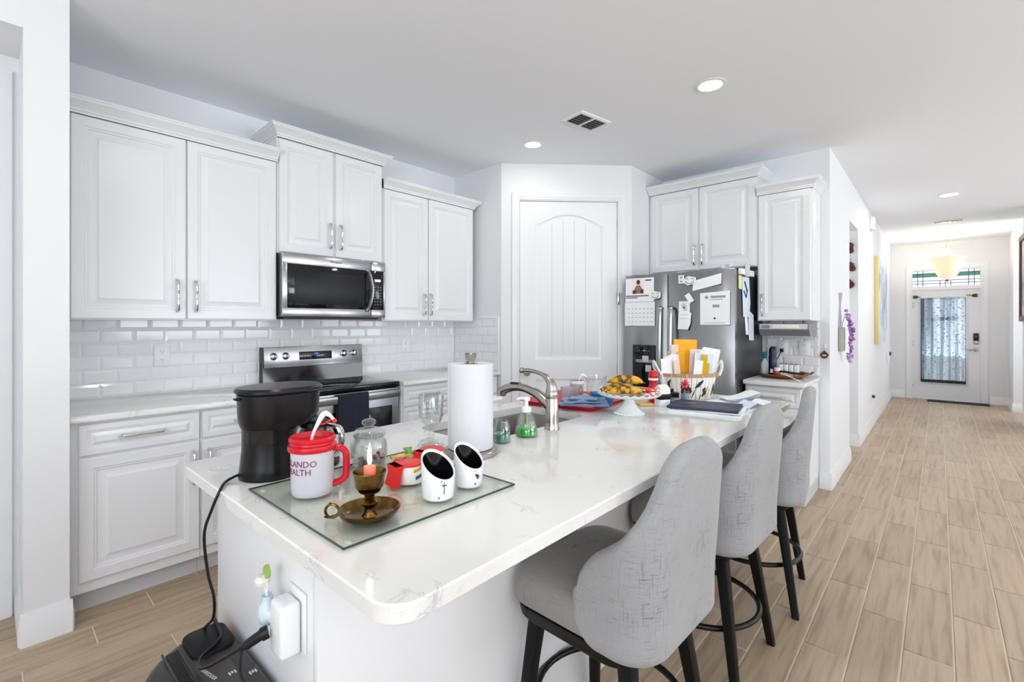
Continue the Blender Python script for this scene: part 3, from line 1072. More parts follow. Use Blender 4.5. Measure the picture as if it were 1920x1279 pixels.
# ------------------------------------------------------------------ range
o = thing('range', 'freestanding stainless electric range with black glass cooktop', 'oven', (1.63, 3.19, 0))
G().box(1.256, 2.004, 2.955, 3.475, .03, .880).build('body', 'black_plastic', o)
g = G()
for x in (1.29, 1.97):
    for y in (2.99, 3.44):
        g.lathe([(.018, 0), (.018, .032)], x, y, 0, 12)
g.build('foot', 'black_plastic', o)
g = G().box(1.253, 2.007, 2.905, 3.475, .878, .916, .008)
ct = g.build('cooktop', 'black_gloss', o)
for x, y, r in ((1.44, 3.05, .095), (1.82, 3.05, .105), (1.44, 3.30, .08), (1.82, 3.30, .08)):
    G().lathe([(r, .9162), (r, .9166), (r - .004, .9166), (r - .004, .9162)], x, y, 0, 40, ring=True).build('burner_ring', 'burner', ct)
bg = G().rings([[(1.255, 3.405, .916), (1.255, 3.475, .916), (1.255, 3.475, 1.168), (1.255, 3.425, 1.168)], [(2.004, 3.405, .916), (2.004, 3.475, .916), (2.004, 3.475, 1.168), (2.004, 3.425, 1.168)]]).build('backguard', 'black_gloss', o)
TILT = Matrix.Translation((0, 3.404, .916)) @ Matrix.Rotation(math.atan2(-.020, .252), 4, 'X')
pnl = G().box(1.262, 2.000, -.010, .006, .108, .252, .004).xf(TILT).build('control_panel', 'steel', bg)
for x in (1.322, 1.404, 1.845, 1.930):
    k = G().lathe([(.026, 0), (.026, .004), (.022, .006), (.020, .024), (.016, .027), (0, .027)], seg=24)
    k = k.xf(TILT @ Matrix.Translation((x, -.010, .187)) @ Matrix.Rotation(PI / 2, 4, 'X')).build('knob', 'chrome', pnl)
    G().box(x - .003, x + .003, -.041, -.036, .168, .206, .001).xf(TILT).build('knob_grip', 'black_plastic', pnl)
G().box(1.500, 1.745, -.012, -.008, .155, .213, .002).xf(TILT).build('display_glass', 'black_gloss', pnl)
text_part('clock_digits', '2:18', .016, 'led_blue', pnl, TILT @ Matrix.Translation((1.625, -.0125, .197)) @ Matrix.Rotation(PI / 2, 4, 'X'))
g = G()
for i in range(10):
    for j in range(2):
        if not (3 < i < 6):
            g.box(1.515 + i * .022, 1.523 + i * .022, -.0124, -.0118, .168 + j * .018, .1705 + j * .018)
g.xf(TILT).build('key_print', 'print_grey', pnl)
od = G().box(1.258, 2.002, 2.912, 2.953, .20, .872, .006).build('oven_door', 'steel', o)
G().box(1.312, 1.948, 2.909, 2.93, .32, .752, .008).build('door_glass', 'black_gloss', od)
G().box(1.268, 1.992, 2.872, 2.892, .808, .862, .008).box(1.285, 1.325, 2.888, 2.915, .815, .855, .003).box(1.935, 1.975, 2.888, 2.915, .815, .855, .003).build('handle', 'steel', od)
G().box(1.258, 2.002, 2.914, 2.953, .035, .19, .006).build('storage_drawer', 'steel', o)

# navy towel folded over the oven handle
g = G()
NX = 14
for side, yy in ((0, 2.868), (1, 2.896)):
    pass
def towel_ring(x, k):
    w = .0025 * math.sin(k * 1.7)
    f = .866 - .46; b = .866 - .40
    out = [(x, 2.866 + w, f), (x, 2.8665 + w * .6, .60), (x, 2.866, .80), (x, 2.867, .858), (x, 2.874, .8685), (x, 2.889, .8685), (x, 2.8955, .858), (x, 2.897, .80), (x, 2.896 + w, .60), (x, 2.896, b)]
    inn = [(x, 2.8995 - .0005, b), (x, 2.900 + w, .60), (x, 2.9005, .80), (x, 2.8992, .860), (x, 2.891, .8725), (x, 2.872, .8725), (x, 2.8635, .860), (x, 2.862, .80), (x, 2.8622 + w * .6, .60), (x, 2.8618 + w, f)]
    return out + inn
rings = [towel_ring(1.515 + .215 * i / NX, i) for i in range(NX + 1)]
tw = g.rings(rings).build('dish_towel', 'navy_cloth')
tag(tw, 'navy blue dish towel hanging over the oven door handle', 'towel')

# ------------------------------------------------------------------ refrigerator
o = thing('refrigerator', 'stainless side-by-side refrigerator covered in papers and magnets', 'refrigerator', (4.08, 1.58, 0))
G().box(3.772, 4.47, 1.128, 2.028, .02, 1.735, .006).build('body', 'fridge_side', o)
def fdoor(y0, y1):
    # gently bowed front
    P = []
    n = 12
    for i in range(n + 1):
        t = i / n
        P.append((3.700 + .012 * (2 * t - 1) ** 4 + .016 * (2 * t - 1) ** 2, y0 + (y1 - y0) * t))
    P += [(3.768, y1), (3.768, y0)]
    return G().prism(P, .09, 1.745, .004).build('door', 'steel_fridge', o, angle=25)
dl = fdoor(1.650, 2.030)
dr = fdoor(1.128, 1.642)
def fhandle(y, par):
    G().tube(smooth_path([(3.706, y, .62), (3.668, y, .66), (3.652, y, 1.03), (3.668, y, 1.42), (3.706, y, 1.46)], 6), .020, 10, flat=(.6, 1.0)).build('handle', 'steel', par)
fhandle(1.692, dl); fhandle(1.602, dr)
dp = G().box(3.688, 3.71, 1.727, 1.943, .80, 1.153, .006).build('ice_dispenser', 'black_gloss', dl)
G().box(3.684, 3.69, 1.76, 1.91, 1.005, 1.03, .001).build('dispenser_spout', 'print_grey', dl)
G().box(3.681, 3.69, 1.795, 1.850, 1.01, 1.062, .002).build('water_paddle', 'light_grey', dl)
G().box(3.681, 3.69, 1.772, 1.822, .93, .985, .002).build('ice_paddle', 'light_grey', dl)
g = G()
for y in (1.88, 1.855, 1.815, 1.79):
    g.sphere((3.6865, y, 1.105), .004, sx=.4)
g.box(3.6855, 3.6875, 1.826, 1.845, 1.100, 1.112)
g.build('button_print', 'print_grey', dl)
G().box(3.74, 4.46, 1.14, 2.02, .0, .06).build('base_grille', 'black_plastic', o)

FX = 3.6985
def sheet(name, label, cat, pts, m='paper', x=FX, th=.0012, curl=0.0, group=None):
    """flat paper hung on the fridge front: pts = (y, z) outline"""
    n = len(pts)
    zc = max(p[1] for p in pts)
    r0 = [(x - curl * (zc - z) ** 2, y, z) for y, z in pts]
    r1 = [(x - th - curl * (zc - z) ** 2, y, z) for y, z in pts]
    ob = G().rings([r0, r1]).build(name, m, smooth=False)
    return tag(ob, label, cat, group)
def fprint(parent, rects, m, x):
    g = G()
    for a, b, c, d in rects:
        g.box(x - .0006, x, a, b, c, d)
    return g.build('print', m, parent, smooth=False)
# calendar: picture half over month half
cal = thing('wall_calendar', 'wall calendar with a photograph over a month page, on the freezer door', 'calendar', (FX, 1.88, 1.315))
top = G().box(FX - .002, FX, 1.752, 2.012, 1.515, 1.716).build('picture_page', 'paper', cal)
fprint(top, [(1.845, 1.945, 1.585, 1.708)], 'paper_warm', FX - .002)
g = G()
g.sphere((FX - .0030, 1.893, 1.682), .017, sx=.06, sz=1.25)
g.build('print', 'leather_dark', top)
g = G().rings([[(FX - .0034, 1.86, 1.585), (FX - .0034, 1.855, 1.62), (FX - .0034, 1.877, 1.655), (FX - .0034, 1.909, 1.655), (FX - .0034, 1.931, 1.62), (FX - .0034, 1.926, 1.585)],
               [(FX - .0026, 1.86, 1.585), (FX - .0026, 1.855, 1.62), (FX - .0026, 1.877, 1.655), (FX - .0026, 1.909, 1.655), (FX - .0026, 1.931, 1.62), (FX - .0026, 1.926, 1.585)]])
g.build('print', 'photo_brown', top)
fprint(top, [(1.845, 1.872, 1.585, 1.62), (1.914, 1.945, 1.585, 1.615)], 'leather_dark', FX - .0034)
fprint(top, [(1.765, 2.008, 1.562, 1.570), (1.90, 2.008, 1.548, 1.555), (1.775, 1.83, 1.69, 1.70)], 'print_dark', FX - .002)
bot = G().box(FX - .0045, FX - .001, 1.744, 2.018, 1.313, 1.512).build('month_page', 'paper', cal)
rects = []
for r in range(4):
    for c in range(7):
        rects.append((1.765 + c * .035, 1.777 + c * .035, 1.345 + r * .036, 1.351 + r * .036))
fprint(bot, rects, 'print_grey', FX - .0045)
def face_magnet(label, y, z, s):
    """white cut-out magnet with dark line drawing"""
    o = thing('fridge_magnet', label, 'magnet', (FX, y, z), 'white cut-out fridge magnets')
    pts = [(y + s * math.cos(t) * (1 + .12 * math.cos(3 * t)), z + .62 * s * math.sin(t) * (1 + .1 * math.cos(5 * t))) for t in [2 * PI * i / 28 for i in range(28)]]
    G().rings([[(FX - .006, a, b) for a, b in pts], [(FX - .0095, a, b) for a, b in pts]]).build('plate', 'white_plastic', o, smooth=False)
    g = G()
    g.tube([(FX - .0098, y + s * .55 * math.cos(t), z - .05 * s + .38 * s * math.sin(t)) for t in [PI + PI * i / 10 for i in range(11)]], .0022, 6)
    for q in (-.42, .42):
        g.tube([(FX - .0098, y + s * q + .16 * s * math.cos(t), z + .18 * s + .16 * s * math.sin(t)) for t in [PI * i / 8 for i in range(9)]], .002, 6)
    g.build('line_drawing', 'print_dark', o)
face_magnet('white cut-out magnet holding the calendar edge on the freezer door', 1.738, 1.566, .052)
face_magnet('white cut-out magnet at the top edge of the refrigerator door', 1.452, 1.668, .055)
o = sheet('small_card', 'small white upright card with two grey marks on the refrigerator door top', 'card', [(1.500, 1.648), (1.545, 1.650), (1.546, 1.716), (1.500, 1.716)], x=FX - .001)
fprint(o, [(1.513, 1.534, 1.690, 1.706), (1.513, 1.534, 1.660, 1.672)], 'print_grey', FX - .0022)
o = sheet('envelope', 'blank white envelope tilted on the refrigerator door', 'envelope', [(1.432, 1.585), (1.216, 1.632), (1.214, 1.712), (1.428, 1.664)], x=FX - .002)
o = sheet('certificate', 'large white printed page on the refrigerator door', 'paper', [(1.374, 1.322), (1.154, 1.322), (1.154, 1.578), (1.374, 1.566)], x=FX - .0005)
fprint(o, [(1.185, 1.295, 1.527, 1.543), (1.205, 1.305, 1.512, 1.517), (1.23, 1.28, 1.455, 1.475), (1.19, 1.34, 1.336, 1.339)], 'print_grey', FX - .0017)
G().lathe([(.013, 0), (.013, .0006), (0, .0006)], seg=16).xf(Matrix.Translation((FX - .0017, 1.325, 1.533)) @ Matrix.Rotation(-PI / 2, 4, 'Y')).build('print', 'print_grey', o)
G().lathe([(.008, 0), (.008, .0006), (0, .0006)], seg=12).xf(Matrix.Translation((FX - .0017, 1.265, 1.372)) @ Matrix.Rotation(-PI / 2, 4, 'Y')).build('print', 'print_dark', o)
o = sheet('receipt', 'curled white slip with a small drawing on the refrigerator door', 'paper', [(1.545, 1.288), (1.465, 1.283), (1.446, 1.33), (1.440, 1.415), (1.452, 1.418), (1.452, 1.508), (1.540, 1.508)], x=FX - .002, curl=.25)
g = G()
for a in range(9):
    t = a * .7
    g.tube([(FX - .0045, 1.500, 1.455), (FX - .0045, 1.500 + .028 * math.cos(t), 1.462 + .034 * math.sin(t))], .002, 5)
g.tube([(FX - .0045, 1.475, 1.44), (FX - .0045, 1.525, 1.437)], .0025, 5)
g.build('print', 'print_blue', o)
fprint(o, [(1.462, 1.53, 1.40, 1.402), (1.462, 1.53, 1.372, 1.374), (1.505, 1.532, 1.296, 1.301)], 'print_grey', FX - .0135)
o = sheet('folded_note', 'small creased white note pinned above the curled slip', 'note', [(1.495, 1.552), (1.458, 1.575), (1.418, 1.512), (1.452, 1.488)], x=FX - .006)
o = sheet('cabinet_clip_card', 'small white card clipped under the cabinet over the refrigerator', 'card', [(1.375, 1.80), (1.285, 1.806), (1.285, 1.842), (1.375, 1.838)], x=4.183)
fprint(o, [(1.31, 1.345, 1.812, 1.834)], 'light_grey', 4.1818)
# papers on the fridge side
SY = 1.1275
def side_sheet(name, label, cat, pts, m, y, lean=0.0):
    zc = max(p[1] for p in pts)
    r0 = [(x, y - lean * (zc - z), z) for x, z in pts]
    r1 = [(x, y - .0012 - lean * (zc - z), z) for x, z in pts]
    return tag(G().rings([r0, r1]).build(name, m, smooth=False), label, cat)
bx = thing('magnetic_clip_box', 'white magnetic clip holding slips at the top of the refrigerator side', 'clip', (3.9, SY - .02, 1.70))
G().box(3.80, 4.11, SY - .030, SY, 1.705, 1.750, .004).build('tray', 'white_plastic', bx)
G().box(3.865, 3.925, SY - .05, SY - .028, 1.69, 1.80, .006).build('clip', 'light_grey', bx)
side_sheet('sticky_note', 'pale yellow note hanging from the clip on the refrigerator side', 'note', [(3.80, 1.598), (3.875, 1.592), (3.885, 1.70), (3.80, 1.70)], 'yellow_note', SY - .003)
o = side_sheet('greeting_card', 'pale blue card with dark strokes hanging on the refrigerator side', 'card', [(3.90, 1.385), (4.06, 1.385), (4.085, 1.50), (4.05, 1.695), (3.87, 1.695)], 'paper_blue', SY - .006)
g = G().tube([(3.925, SY - .0085, 1.655), (3.99, SY - .0085, 1.585)], .008, 6).tube([(3.91, SY - .0085, 1.585), (3.965, SY - .0085, 1.535), (4.0, SY - .0085, 1.60)], .006, 6)
g.build('print', 'print_blue', o)
side_sheet('paper_strip', 'long white paper strip hanging lowest on the refrigerator side', 'paper', [(4.06, 1.20), (4.19, 1.195), (4.18, 1.40), (4.08, 1.43), (4.04, 1.40)], 'paper_blue', SY - .004)
side_sheet('paper_strip', 'narrow white paper strip behind the pale blue card on the refrigerator side', 'paper', [(3.985, 1.245), (4.055, 1.243), (4.02, 1.40), (3.95, 1.40)], 'paper', SY - .002)

# ------------------------------------------------------------------ things at the small counter
r = thing('under_cabinet_radio', 'grey radio mounted under the narrow tall cabinet', 'radio', (4.34, .92, 1.225))
G().rings([[(x, y, z) for x, z in ((4.19, 1.33), (4.19, 1.285), (4.235, 1.235), (4.50, 1.235), (4.50, 1.33))] for y in (.735, 1.085)]).build('body', 'grey_plastic', r)
G().box(4.182, 4.192, .745, 1.075, 1.287, 1.328, .002).build('front_panel', 'light_grey', r)
G().box(4.179, 4.184, .80, .985, 1.295, 1.320, .001).build('dial_window', 'paper_warm', r)
g = G()
for i in range(7):
    g.box(4.180, 4.184, 1.005, 1.065, 1.294 + i * .004, 1.2955 + i * .004)
g.build('speaker_slot', 'print_dark', r)
for y in (.79, 1.03):
    G().box(4.28, 4.30, y - .01, y + .01, 1.33, 1.355).build('mounting_post', 'grey_plastic', r)
def outlet(label, M, w=.078, h=.122, group='white duplex outlet plates', cat='outlet', toggles=False):
    o = thing('outlet_plate', label, cat, M @ Vector((0, 0, 0)), group)
    G().box(-w / 2, w / 2, -.006, 0, -h / 2, h / 2, .003).xf(M).build('plate', 'white_plastic', o)
    for z in (-.024, .024):
        p = G().prism([(.017 * math.cos(t), .0145 * math.sin(t)) for t in [2 * PI * i / 20 for i in range(20)]], 0, .003)
        p = p.xf(M @ Matrix.Translation((0, -.005, z)) @ Matrix.Rotation(PI / 2, 4, 'X')).build('socket', 'white_plastic', o)
        G().box(-.008, -.006, -.0085, -.0075, z - .002, z + .007).box(.005, .007, -.0085, -.0075, z - .002, z + .006).box(-.002, .002, -.0085, -.0075, z - .011, z - .007).xf(M).build('slot', 'print_dark', o)
    return o
outlet('white outlet plate on the tile above the worktop, under the wide wall cabinet', frame((.705, 3.4735, 1.138), (1, 0), (0, 1)))
outlet('white outlet plate on the tile between microwave and pantry corner', frame((2.455, 3.4735, 1.138), (1, 0), (0, 1)))
outlet('white outlet plate with a cord plugged in, next to the refrigerator', frame((4.5085, .985, 1.13), (0, -1), (1, 0)))
outlet('white outlet plate without a cord, over the small counter', frame((4.5085, .825, 1.13), (0, -1), (1, 0)))
CZ = .906
o = thing('wooden_tray', 'oval brown wooden tray holding small bottles on the small counter', 'tray', (4.26, .93, CZ))
n = 40
def ov(a, b, z): return [(4.26 + a * math.cos(2 * PI * i / n), .915 + b * math.sin(2 * PI * i / n), z) for i in range(n)]
G().rings([ov(.14, .12, CZ), ov(.21, .165, CZ + .022), ov(.225, .175, CZ + .034), ov(.216, .168, CZ + .034), ov(.19, .15, CZ + .014), ov(.13, .11, CZ + .010)]).build('dish', 'wood_brown', o)
G().tube([(4.30, .745, CZ + .03), (4.28, .722, CZ + .05)], .008, 8).build('handle', 'wood_brown', o)
TZ = CZ + .0125
def bottle_at(name, label, cat, x, y, z, body, cap, group=None):
    o = thing(name, label, cat, (x, y, z), group)
    G().lathe([(r_, h_) for r_, h_ in body[0]], x, y, z, 20).build('body', body[1], o)
    G().lathe([(r_, h_) for r_, h_ in cap[0]], x, y, z, 20).build('cap', cap[1], o)
    return o
o = bottle_at('spray_can', 'tall dark blue spray can standing on the wooden tray', 'can', 4.235, .995, TZ,
          ([(.028, 0), (.030, .004), (.030, .150), (.026, .160)], 'can_blue'), ([(.027, .158), (.028, .185), (.024, .215), (.014, .228), (0, .230)], 'can_blue'))
G().box(4.2035, 4.206, .985, 1.005, TZ + .02, TZ + .05).build('label_patch', 'paper', o)
bottle_at('pill_jar', 'small pink and white jar in front of the pill boxes', 'jar', 4.165, .945, TZ,
          ([(.022, 0), (.023, .004), (.023, .036), (.018, .040)], 'candy_red'), ([(.023, .040), (.023, .066), (.020, .068), (0, .068)], 'pink_white'))
bottle_at('spray_bottle', 'teal spray bottle leaning nearest the refrigerator on the tray', 'bottle', 4.28, 1.065, TZ,
          ([(.026, 0), (.028, .004), (.027, .09), (.012, .115), (.011, .13)], 'pale_blue'), ([(.014, .128), (.016, .15), (.024, .165), (.02, .18), (0, .182)], 'teal'))
for i, w in enumerate(('next to the refrigerator', 'second from the refrigerator', 'third from the refrigerator', 'last before the empty outlet')):
    y = .945 - i * .036
    o = thing('pill_box', 'small white pill box on the tray, ' + w, 'box', (4.29, y, TZ), 'white pill boxes in a row')
    G().box(4.275, 4.305, y - .0155, y + .0155, TZ, TZ + .085, .004).build('box', 'white_plastic', o)
    G().box(4.280, 4.300, y - .012, y + .012, TZ + .085, TZ + .094, .003).build('lid_tab', 'grey_plastic', o)
o = thing('shoehorn', 'black curved handle lying across the wooden tray', 'utensil', (4.17, .87, TZ))
G().tube(smooth_path([(4.16, .96, TZ + .03), (4.15, .90, TZ + .04), (4.16, .83, TZ + .03), (4.20, .77, TZ + .028)], 5), .008, 8).build('shaft', 'black_plastic', o)
for k, (y0, lab) in enumerate(((.90, 'crumpled white paper strip lying on the tray'), (.83, 'white paper strip trailing over the front edge of the tray'))):
    pts = smooth_path([(4.12 - .06 * k, y0 + .06, CZ + .038), (4.08 - .07 * k, y0 + .01, CZ + .046 - .012 * k), (4.05 - .08 * k, y0 - .05, CZ + .036 - .020 * k), (4.04 - .08 * k, y0 - .085, CZ + .0310 - .0290 * k)], 5)
    g = G().rings([[(p.x - .013, p.y, p.z), (p.x + .013, p.y, p.z), (p.x + .013, p.y, p.z + .001), (p.x - .013, p.y, p.z + .001)] for p in pts])
    tag(g.build('paper_strip', 'paper_warm'), lab, 'paper')
o = thing('charger_cord', 'dark cord plugged into the outlet behind the spray can', 'cord', (4.49, .985, 1.1))
G().box(4.478, 4.500, .972, .998, 1.092, 1.122, .004).build('plug', 'black_plastic', o)
G().tube(smooth_path([(4.479, .985, 1.10), (4.43, .995, 1.06), (4.39, 1.02, .99), (4.38, 1.03, CZ + .045)], 6), .003, 6).build('cable', 'black_plastic', o)
# little ornament on a hook, on the strip of wall past the small counter
o = thing('hanging_ornament', 'small dark diamond ornament hanging by the hall corner', 'ornament', (4.515, .685, 1.05))
G().box(4.512, 4.52, .678, .690, 1.14, 1.165, .002).build('hook', 'white_plastic', o)
G().tube([(4.513, .684, 1.143), (4.510, .684, 1.105)], .0015, 6).build('loop', 'silver_ribbon', o)
G().rings([[(4.500, a, b) for a, b in ((.684, 1.115), (.716, 1.082), (.700, 1.056), (.684, 1.050), (.668, 1.056), (.655, 1.082))], [(4.514, a, b) for a, b in ((.684, 1.115), (.716, 1.082), (.700, 1.056), (.684, 1.050), (.668, 1.056), (.655, 1.082))]]).build('pendant', 'leather_dark', o, smooth=False)
G().box(4.497, 4.5005, .672, .700, 1.072, 1.082).build('patch', 'pink_white', o)
# ------------------------------------------------------------------ kitchen island
CT = .914
isl = thing('kitchen_island', 'white panelled kitchen island base under the big quartz worktop', 'island', (1.626, 1.283, 0))
BX0, BX1, BY0, BY1 = .462, 2.79, .966, 1.60
G().box(BX0, BX0 + .018, BY0 + .018, BY1, 0, .882, .001).build('end_panel', 'cabinet', isl)
G().box(BX1 - .018, BX1, BY0 + .018, BY1, 0, .882, .001).build('end_panel', 'cabinet', isl)
G().box(BX0, BX1, BY0, BY0 + .018, 0, .882, .001).build('back_panel', 'cabinet', isl)
G().box(BX0, BX1, BY1 - .018, BY1, .10, .882).build('front_panel', 'cabinet', isl)
G().box(BX0 + .018, BX1 - .018, BY0 + .018, BY1 - .075, .08, .10).build('bottom_panel', 'cabinet', isl)
G().box(BX1 - .16, BX1 + .012, BY0 - .014, BY0, 0, .11, .003).build('base_shoe', 'trim', isl)
for i, x in enumerate((.49, .95, 1.41, 1.87, 2.33)):
    G().panel(.44, .70, DOORR, frame((x + .44, BY1 + .02, .15), (-1, 0), (0, -1))).build('door', 'cabinet', isl)
# worktop with the sink cut-out
OX0, OX1, OY0, OY1 = .388, 2.885, .583, 1.685
HX0, HX1, HY0, HY1 = 1.150, 1.835, 1.190, 1.565
SG = 8
def lift(poly, z): return [(x, y, z) for x, y in poly]
outer = rrect(OX0, OX1, OY0, OY1, .055, SG)
outer_i = rrect(OX0 + .003, OX1 - .003, OY0 + .003, OY1 - .003, .053, SG)
hole = rrect(HX0, HX1, HY0, HY1, .075, SG)
g = G().rings([lift(hole, CT), lift(outer_i, CT), lift(outer, CT - .003), lift(outer, CT - .029), lift(outer_i, CT - .032), lift(hole, CT - .032), lift(hole, CT)], cap0=False, cap1=False)
wt = g.build('island_worktop', 'quartz', merge=True)
tag(wt, 'large white veined quartz island worktop with rounded corners', 'countertop')
sk = thing('sink', 'undermount stainless sink set into the island worktop', 'sink', (1.49, 1.38, .70))
def hr(d, z): return lift(rrect(HX0 + d, HX1 - d, HY0 + d, HY1 - d, max(.02, .075 - d * .5), SG), z)
G().rings([hr(-.02, .8815), hr(.006, .8815), hr(.010, .876), hr(.016, .72), (hr(.04, .70)), hr(.30 if False else .15, .697)], cap0=False).build('basin', 'sink_steel', sk)
G().lathe([(.045, .6975), (.045, .7005), (.03, .699), (0, .698)], 1.49, 1.38, 0, 24).build('drain', 'chrome', sk)

# faucet
FXc, FYc = 1.500, 1.140
fa = thing('faucet', 'brushed nickel pull-out kitchen faucet at the sink', 'faucet', (FXc, FYc, CT))
G().lathe([(.030, 0), (.030, .004), (.0275, .008), (.0262, .03), (.0255, .118), (.0245, .120), (.0245, .123), (.0255, .125), (.0255, .145), (.022, .152), (0, .152)], FXc, FYc, CT, 28).build('body', 'nickel', fa)
p = smooth_path([(FXc, FYc + .005, 1.002), (FXc, FYc + .075, 1.046), (FXc, FYc + .150, 1.064), (FXc, FYc + .215, 1.060), (FXc, FYc + .262, 1.044), (FXc, FYc + .275, 1.030)], 6)
n = len(p)
G().tube(p, [.024 - .007 * min(1, i / (n * .35)) + .006 * max(0, (i - n * .45) / (n * .55)) for i in range(n)], 14).build('spout', 'nickel', fa)
G().box(FXc - .012, FXc + .012, FYc + .17, FYc + .215, 1.076, 1.083, .003).build('spray_button', 'black_plastic', fa)
p = smooth_path([(FXc, FYc, 1.063), (FXc, FYc + .004, 1.092), (FXc, FYc + .028, 1.118), (FXc, FYc + .075, 1.134), (FXc, FYc + .125, 1.138), (FXc, FYc + .152, 1.136)], 6)
n = len(p)
G().tube(p, [.0245 - .016 * min(1, i / (n * .5)) for i in range(n)], 12).sphere((FXc, FYc + .158, 1.136), .0125).build('lever', 'nickel', fa)
# white tub on the ledge behind the sink
o = thing('plastic_tub', 'white lidded plastic tub on the ledge behind the sink', 'tub', (1.66, 1.628, CT))
G().lathe([(.043, 0), (.045, .004), (.050, .046), (.049, .046)], 1.66, 1.628, CT, 28).build('body', 'white_plastic', o)
G().lathe([(.052, .044), (.054, .046), (.054, .053), (.046, .056), (.044, .054), (0, .054)], 1.66, 1.628, CT, 28).build('lid', 'white_plastic', o)

def camdir(az):
    """unit vector in plan; az = 0 away from the viewer's side of the island, 90 towards the hall"""
    a = math.radians(42.05 - az)
    return Vector((math.cos(a), math.sin(a)))

# coffee maker
cx, cy = .524, 1.376
o = thing('coffee_maker', 'black drip coffee maker with its back to the glass board', 'coffee maker', (cx, cy, CT))
def stad(r, dx, z, k=1.0, n=20):
    p = []
    for i in range(n + 1):
        a = PI / 2 + PI * i / n
        p.append((cx + r * math.cos(a), cy + r * k * math.sin(a), z))
    for i in range(n + 1):
        a = -PI / 2 + PI * i / n
        p.append((cx + dx + r * math.cos(a), cy + r * k * math.sin(a), z))
    return p
G().rings([stad(.074, .0, CT), stad(.076, .0, CT + .004), stad(.073, .0, CT + .03), stad(.068, .0, CT + .08), stad(.068, .0, CT + .128), stad(.069, .010, CT + .133), stad(.072, .034, CT + .139), stad(.0755, .049, CT + .150), stad(.078, .054, CT + .168), stad(.080, .054, CT + .226), stad(.076, .054, CT + .228)]).build('housing', 'black_satin', o)
G().rings([stad(.083, .054, CT + .229), stad(.0865, .055, CT + .233), stad(.0865, .055, CT + .238), stad(.081, .054, CT + .244), stad(.05, .05, CT + .247)]).build('lid', 'black_satin', o)
G().rings([[(x, y, z) for x, y, z in stad(.072, .125, zz)] for zz in (CT + .0015, CT + .014)]).build('warming_base', 'black_plastic', o)
# water window band on the back of the column
pts = [(cx + .0705 * math.cos(math.radians(a)), cy + .0705 * math.sin(math.radians(a))) for a in range(195, 266, 5)]
pin = [(cx + .066 * math.cos(math.radians(a)), cy + .066 * math.sin(math.radians(a))) for a in range(265, 194, -5)]
G().prism(pts + pin, CT + .098, CT + .135).build('water_window', 'black_gloss', o)
G().box(cx - .088, cx - .07, cy - .012, cy + .012, CT + .214, CT + .219, .001).build('vent_slot', 'black_matte', o)
ccx = cx + .128
ca = G().lathe([(.040, 0), (.052, .006), (.056, .04), (.054, .075), (.044, .098), (.040, .106), (.038, .106), (.042, .098), (.052, .074), (.053, .04), (.049, .008), (0, .006)], ccx, cy, CT + .016, 28).build('carafe', 'glass_thick', o)
G().lathe([(.047, .012), (.0515, .036), (.0505, .05), (0, .05)], ccx, cy, CT + .016, 24).build('coffee', 'leather_dark', ca)
G().lathe([(.0445, .100), (.0445, .112), (.03, .118), (0, .118)], ccx, cy, CT + .016, 24).build('carafe_lid', 'black_plastic', ca)
G().tube(smooth_path([(ccx + .02, cy - .045, CT + .12), (ccx + .035, cy - .082, CT + .112), (ccx + .036, cy - .090, CT + .07), (ccx + .03, cy - .070, CT + .035), (ccx + .022, cy - .05, CT + .03)], 5), .007, 8, flat=(1, 1.5)).build('carafe_handle', 'chrome', ca)
G().tube(smooth_path([(cx - .070, cy + .02, CT + .012), (.42, 1.385, CT + .005), (.391, 1.332, CT + .0045), (.374, 1.345, .865), (.366, 1.372, .80), (.374, 1.372, .70), (.384, 1.360, .64), (.392, 1.395, .57), (.396, 1.485, .50), (.400, 1.535, .42), (.40, 1.55, .20), (.40, 1.53, .012)], 8), .0036, 8).build('power_cord', 'black_plastic', o)

# glass board under the small things
gb = thing('glass_board', 'square glass board on the island corner under the mug and candle', 'cutting board', (.671, 1.040, CT))
G().box(.437, .905, .809, 1.274, CT + .0025, CT + .0075, .0008, 1).build('pane', 'glass_sheet', gb)
g = G()
for a, b, c, d in ((.4355, .4375, .808, 1.275), (.9045, .9065, .808, 1.275), (.4355, .9065, .8075, .8095), (.4355, .9065, 1.2735, 1.2755)):
    g.box(a, b, c, d, CT + .003, CT + .007)
g.build('polished_edge', 'glass_edge', gb)
for x in (.46, .88):
    for y in (.835, 1.25):
        G().lathe([(.006, 0), (.006, .0025)], x, y, CT, 10).build('foot', 'white_plastic', gb)
GZ = CT + .0076

# mug
mx, my = .530, 1.131
mg = thing('travel_mug', 'big frosted mug with red lid, red handle and straw on the glass board', 'mug', (mx, my, GZ))
G().lathe([(.044, 0), (.047, .004), (.0485, .02), (.0495, .112), (.047, .112), (.0465, .024), (.044, .02), (0, .018)], mx, my, GZ, 40).build('body', 'frosted', mg)
G().lathe([(.0435, .021), (.0440, .060), (0, .060)], mx, my, GZ, 32).build('water', 'frosted_clear', mg)
lid = G().lathe([(.050, .104), (.0552, .106), (.0562, .112), (.0552, .118), (.0505, .121), (.0500, .126), (.0535, .129), (.0535, .134), (.050, .138), (.046, .136), (.043, .126), (0, .125)], mx, my, GZ, 40).build('lid', 'red_plastic', mg)
hd = camdir(78)
hp = smooth_path([(.046, .106), (.060, .106), (.072, .100), (.078, .086), (.078, .045), (.076, .034), (.064, .024), (.046, .018)], 5)
G().tube([(mx + hd.x * q.x, my + hd.y * q.x, GZ + q.y) for q in [Vector((a[0], a[1])) for a in hp]], .0085, 10, flat=(1, 1.15)).build('handle', 'red_plastic', mg)
sd = camdir(90)
sp = smooth_path([(-.004, .06), (-.002, .128), (.014, .168), (.028, .190), (.040, .188), (.052, .176)], 5)
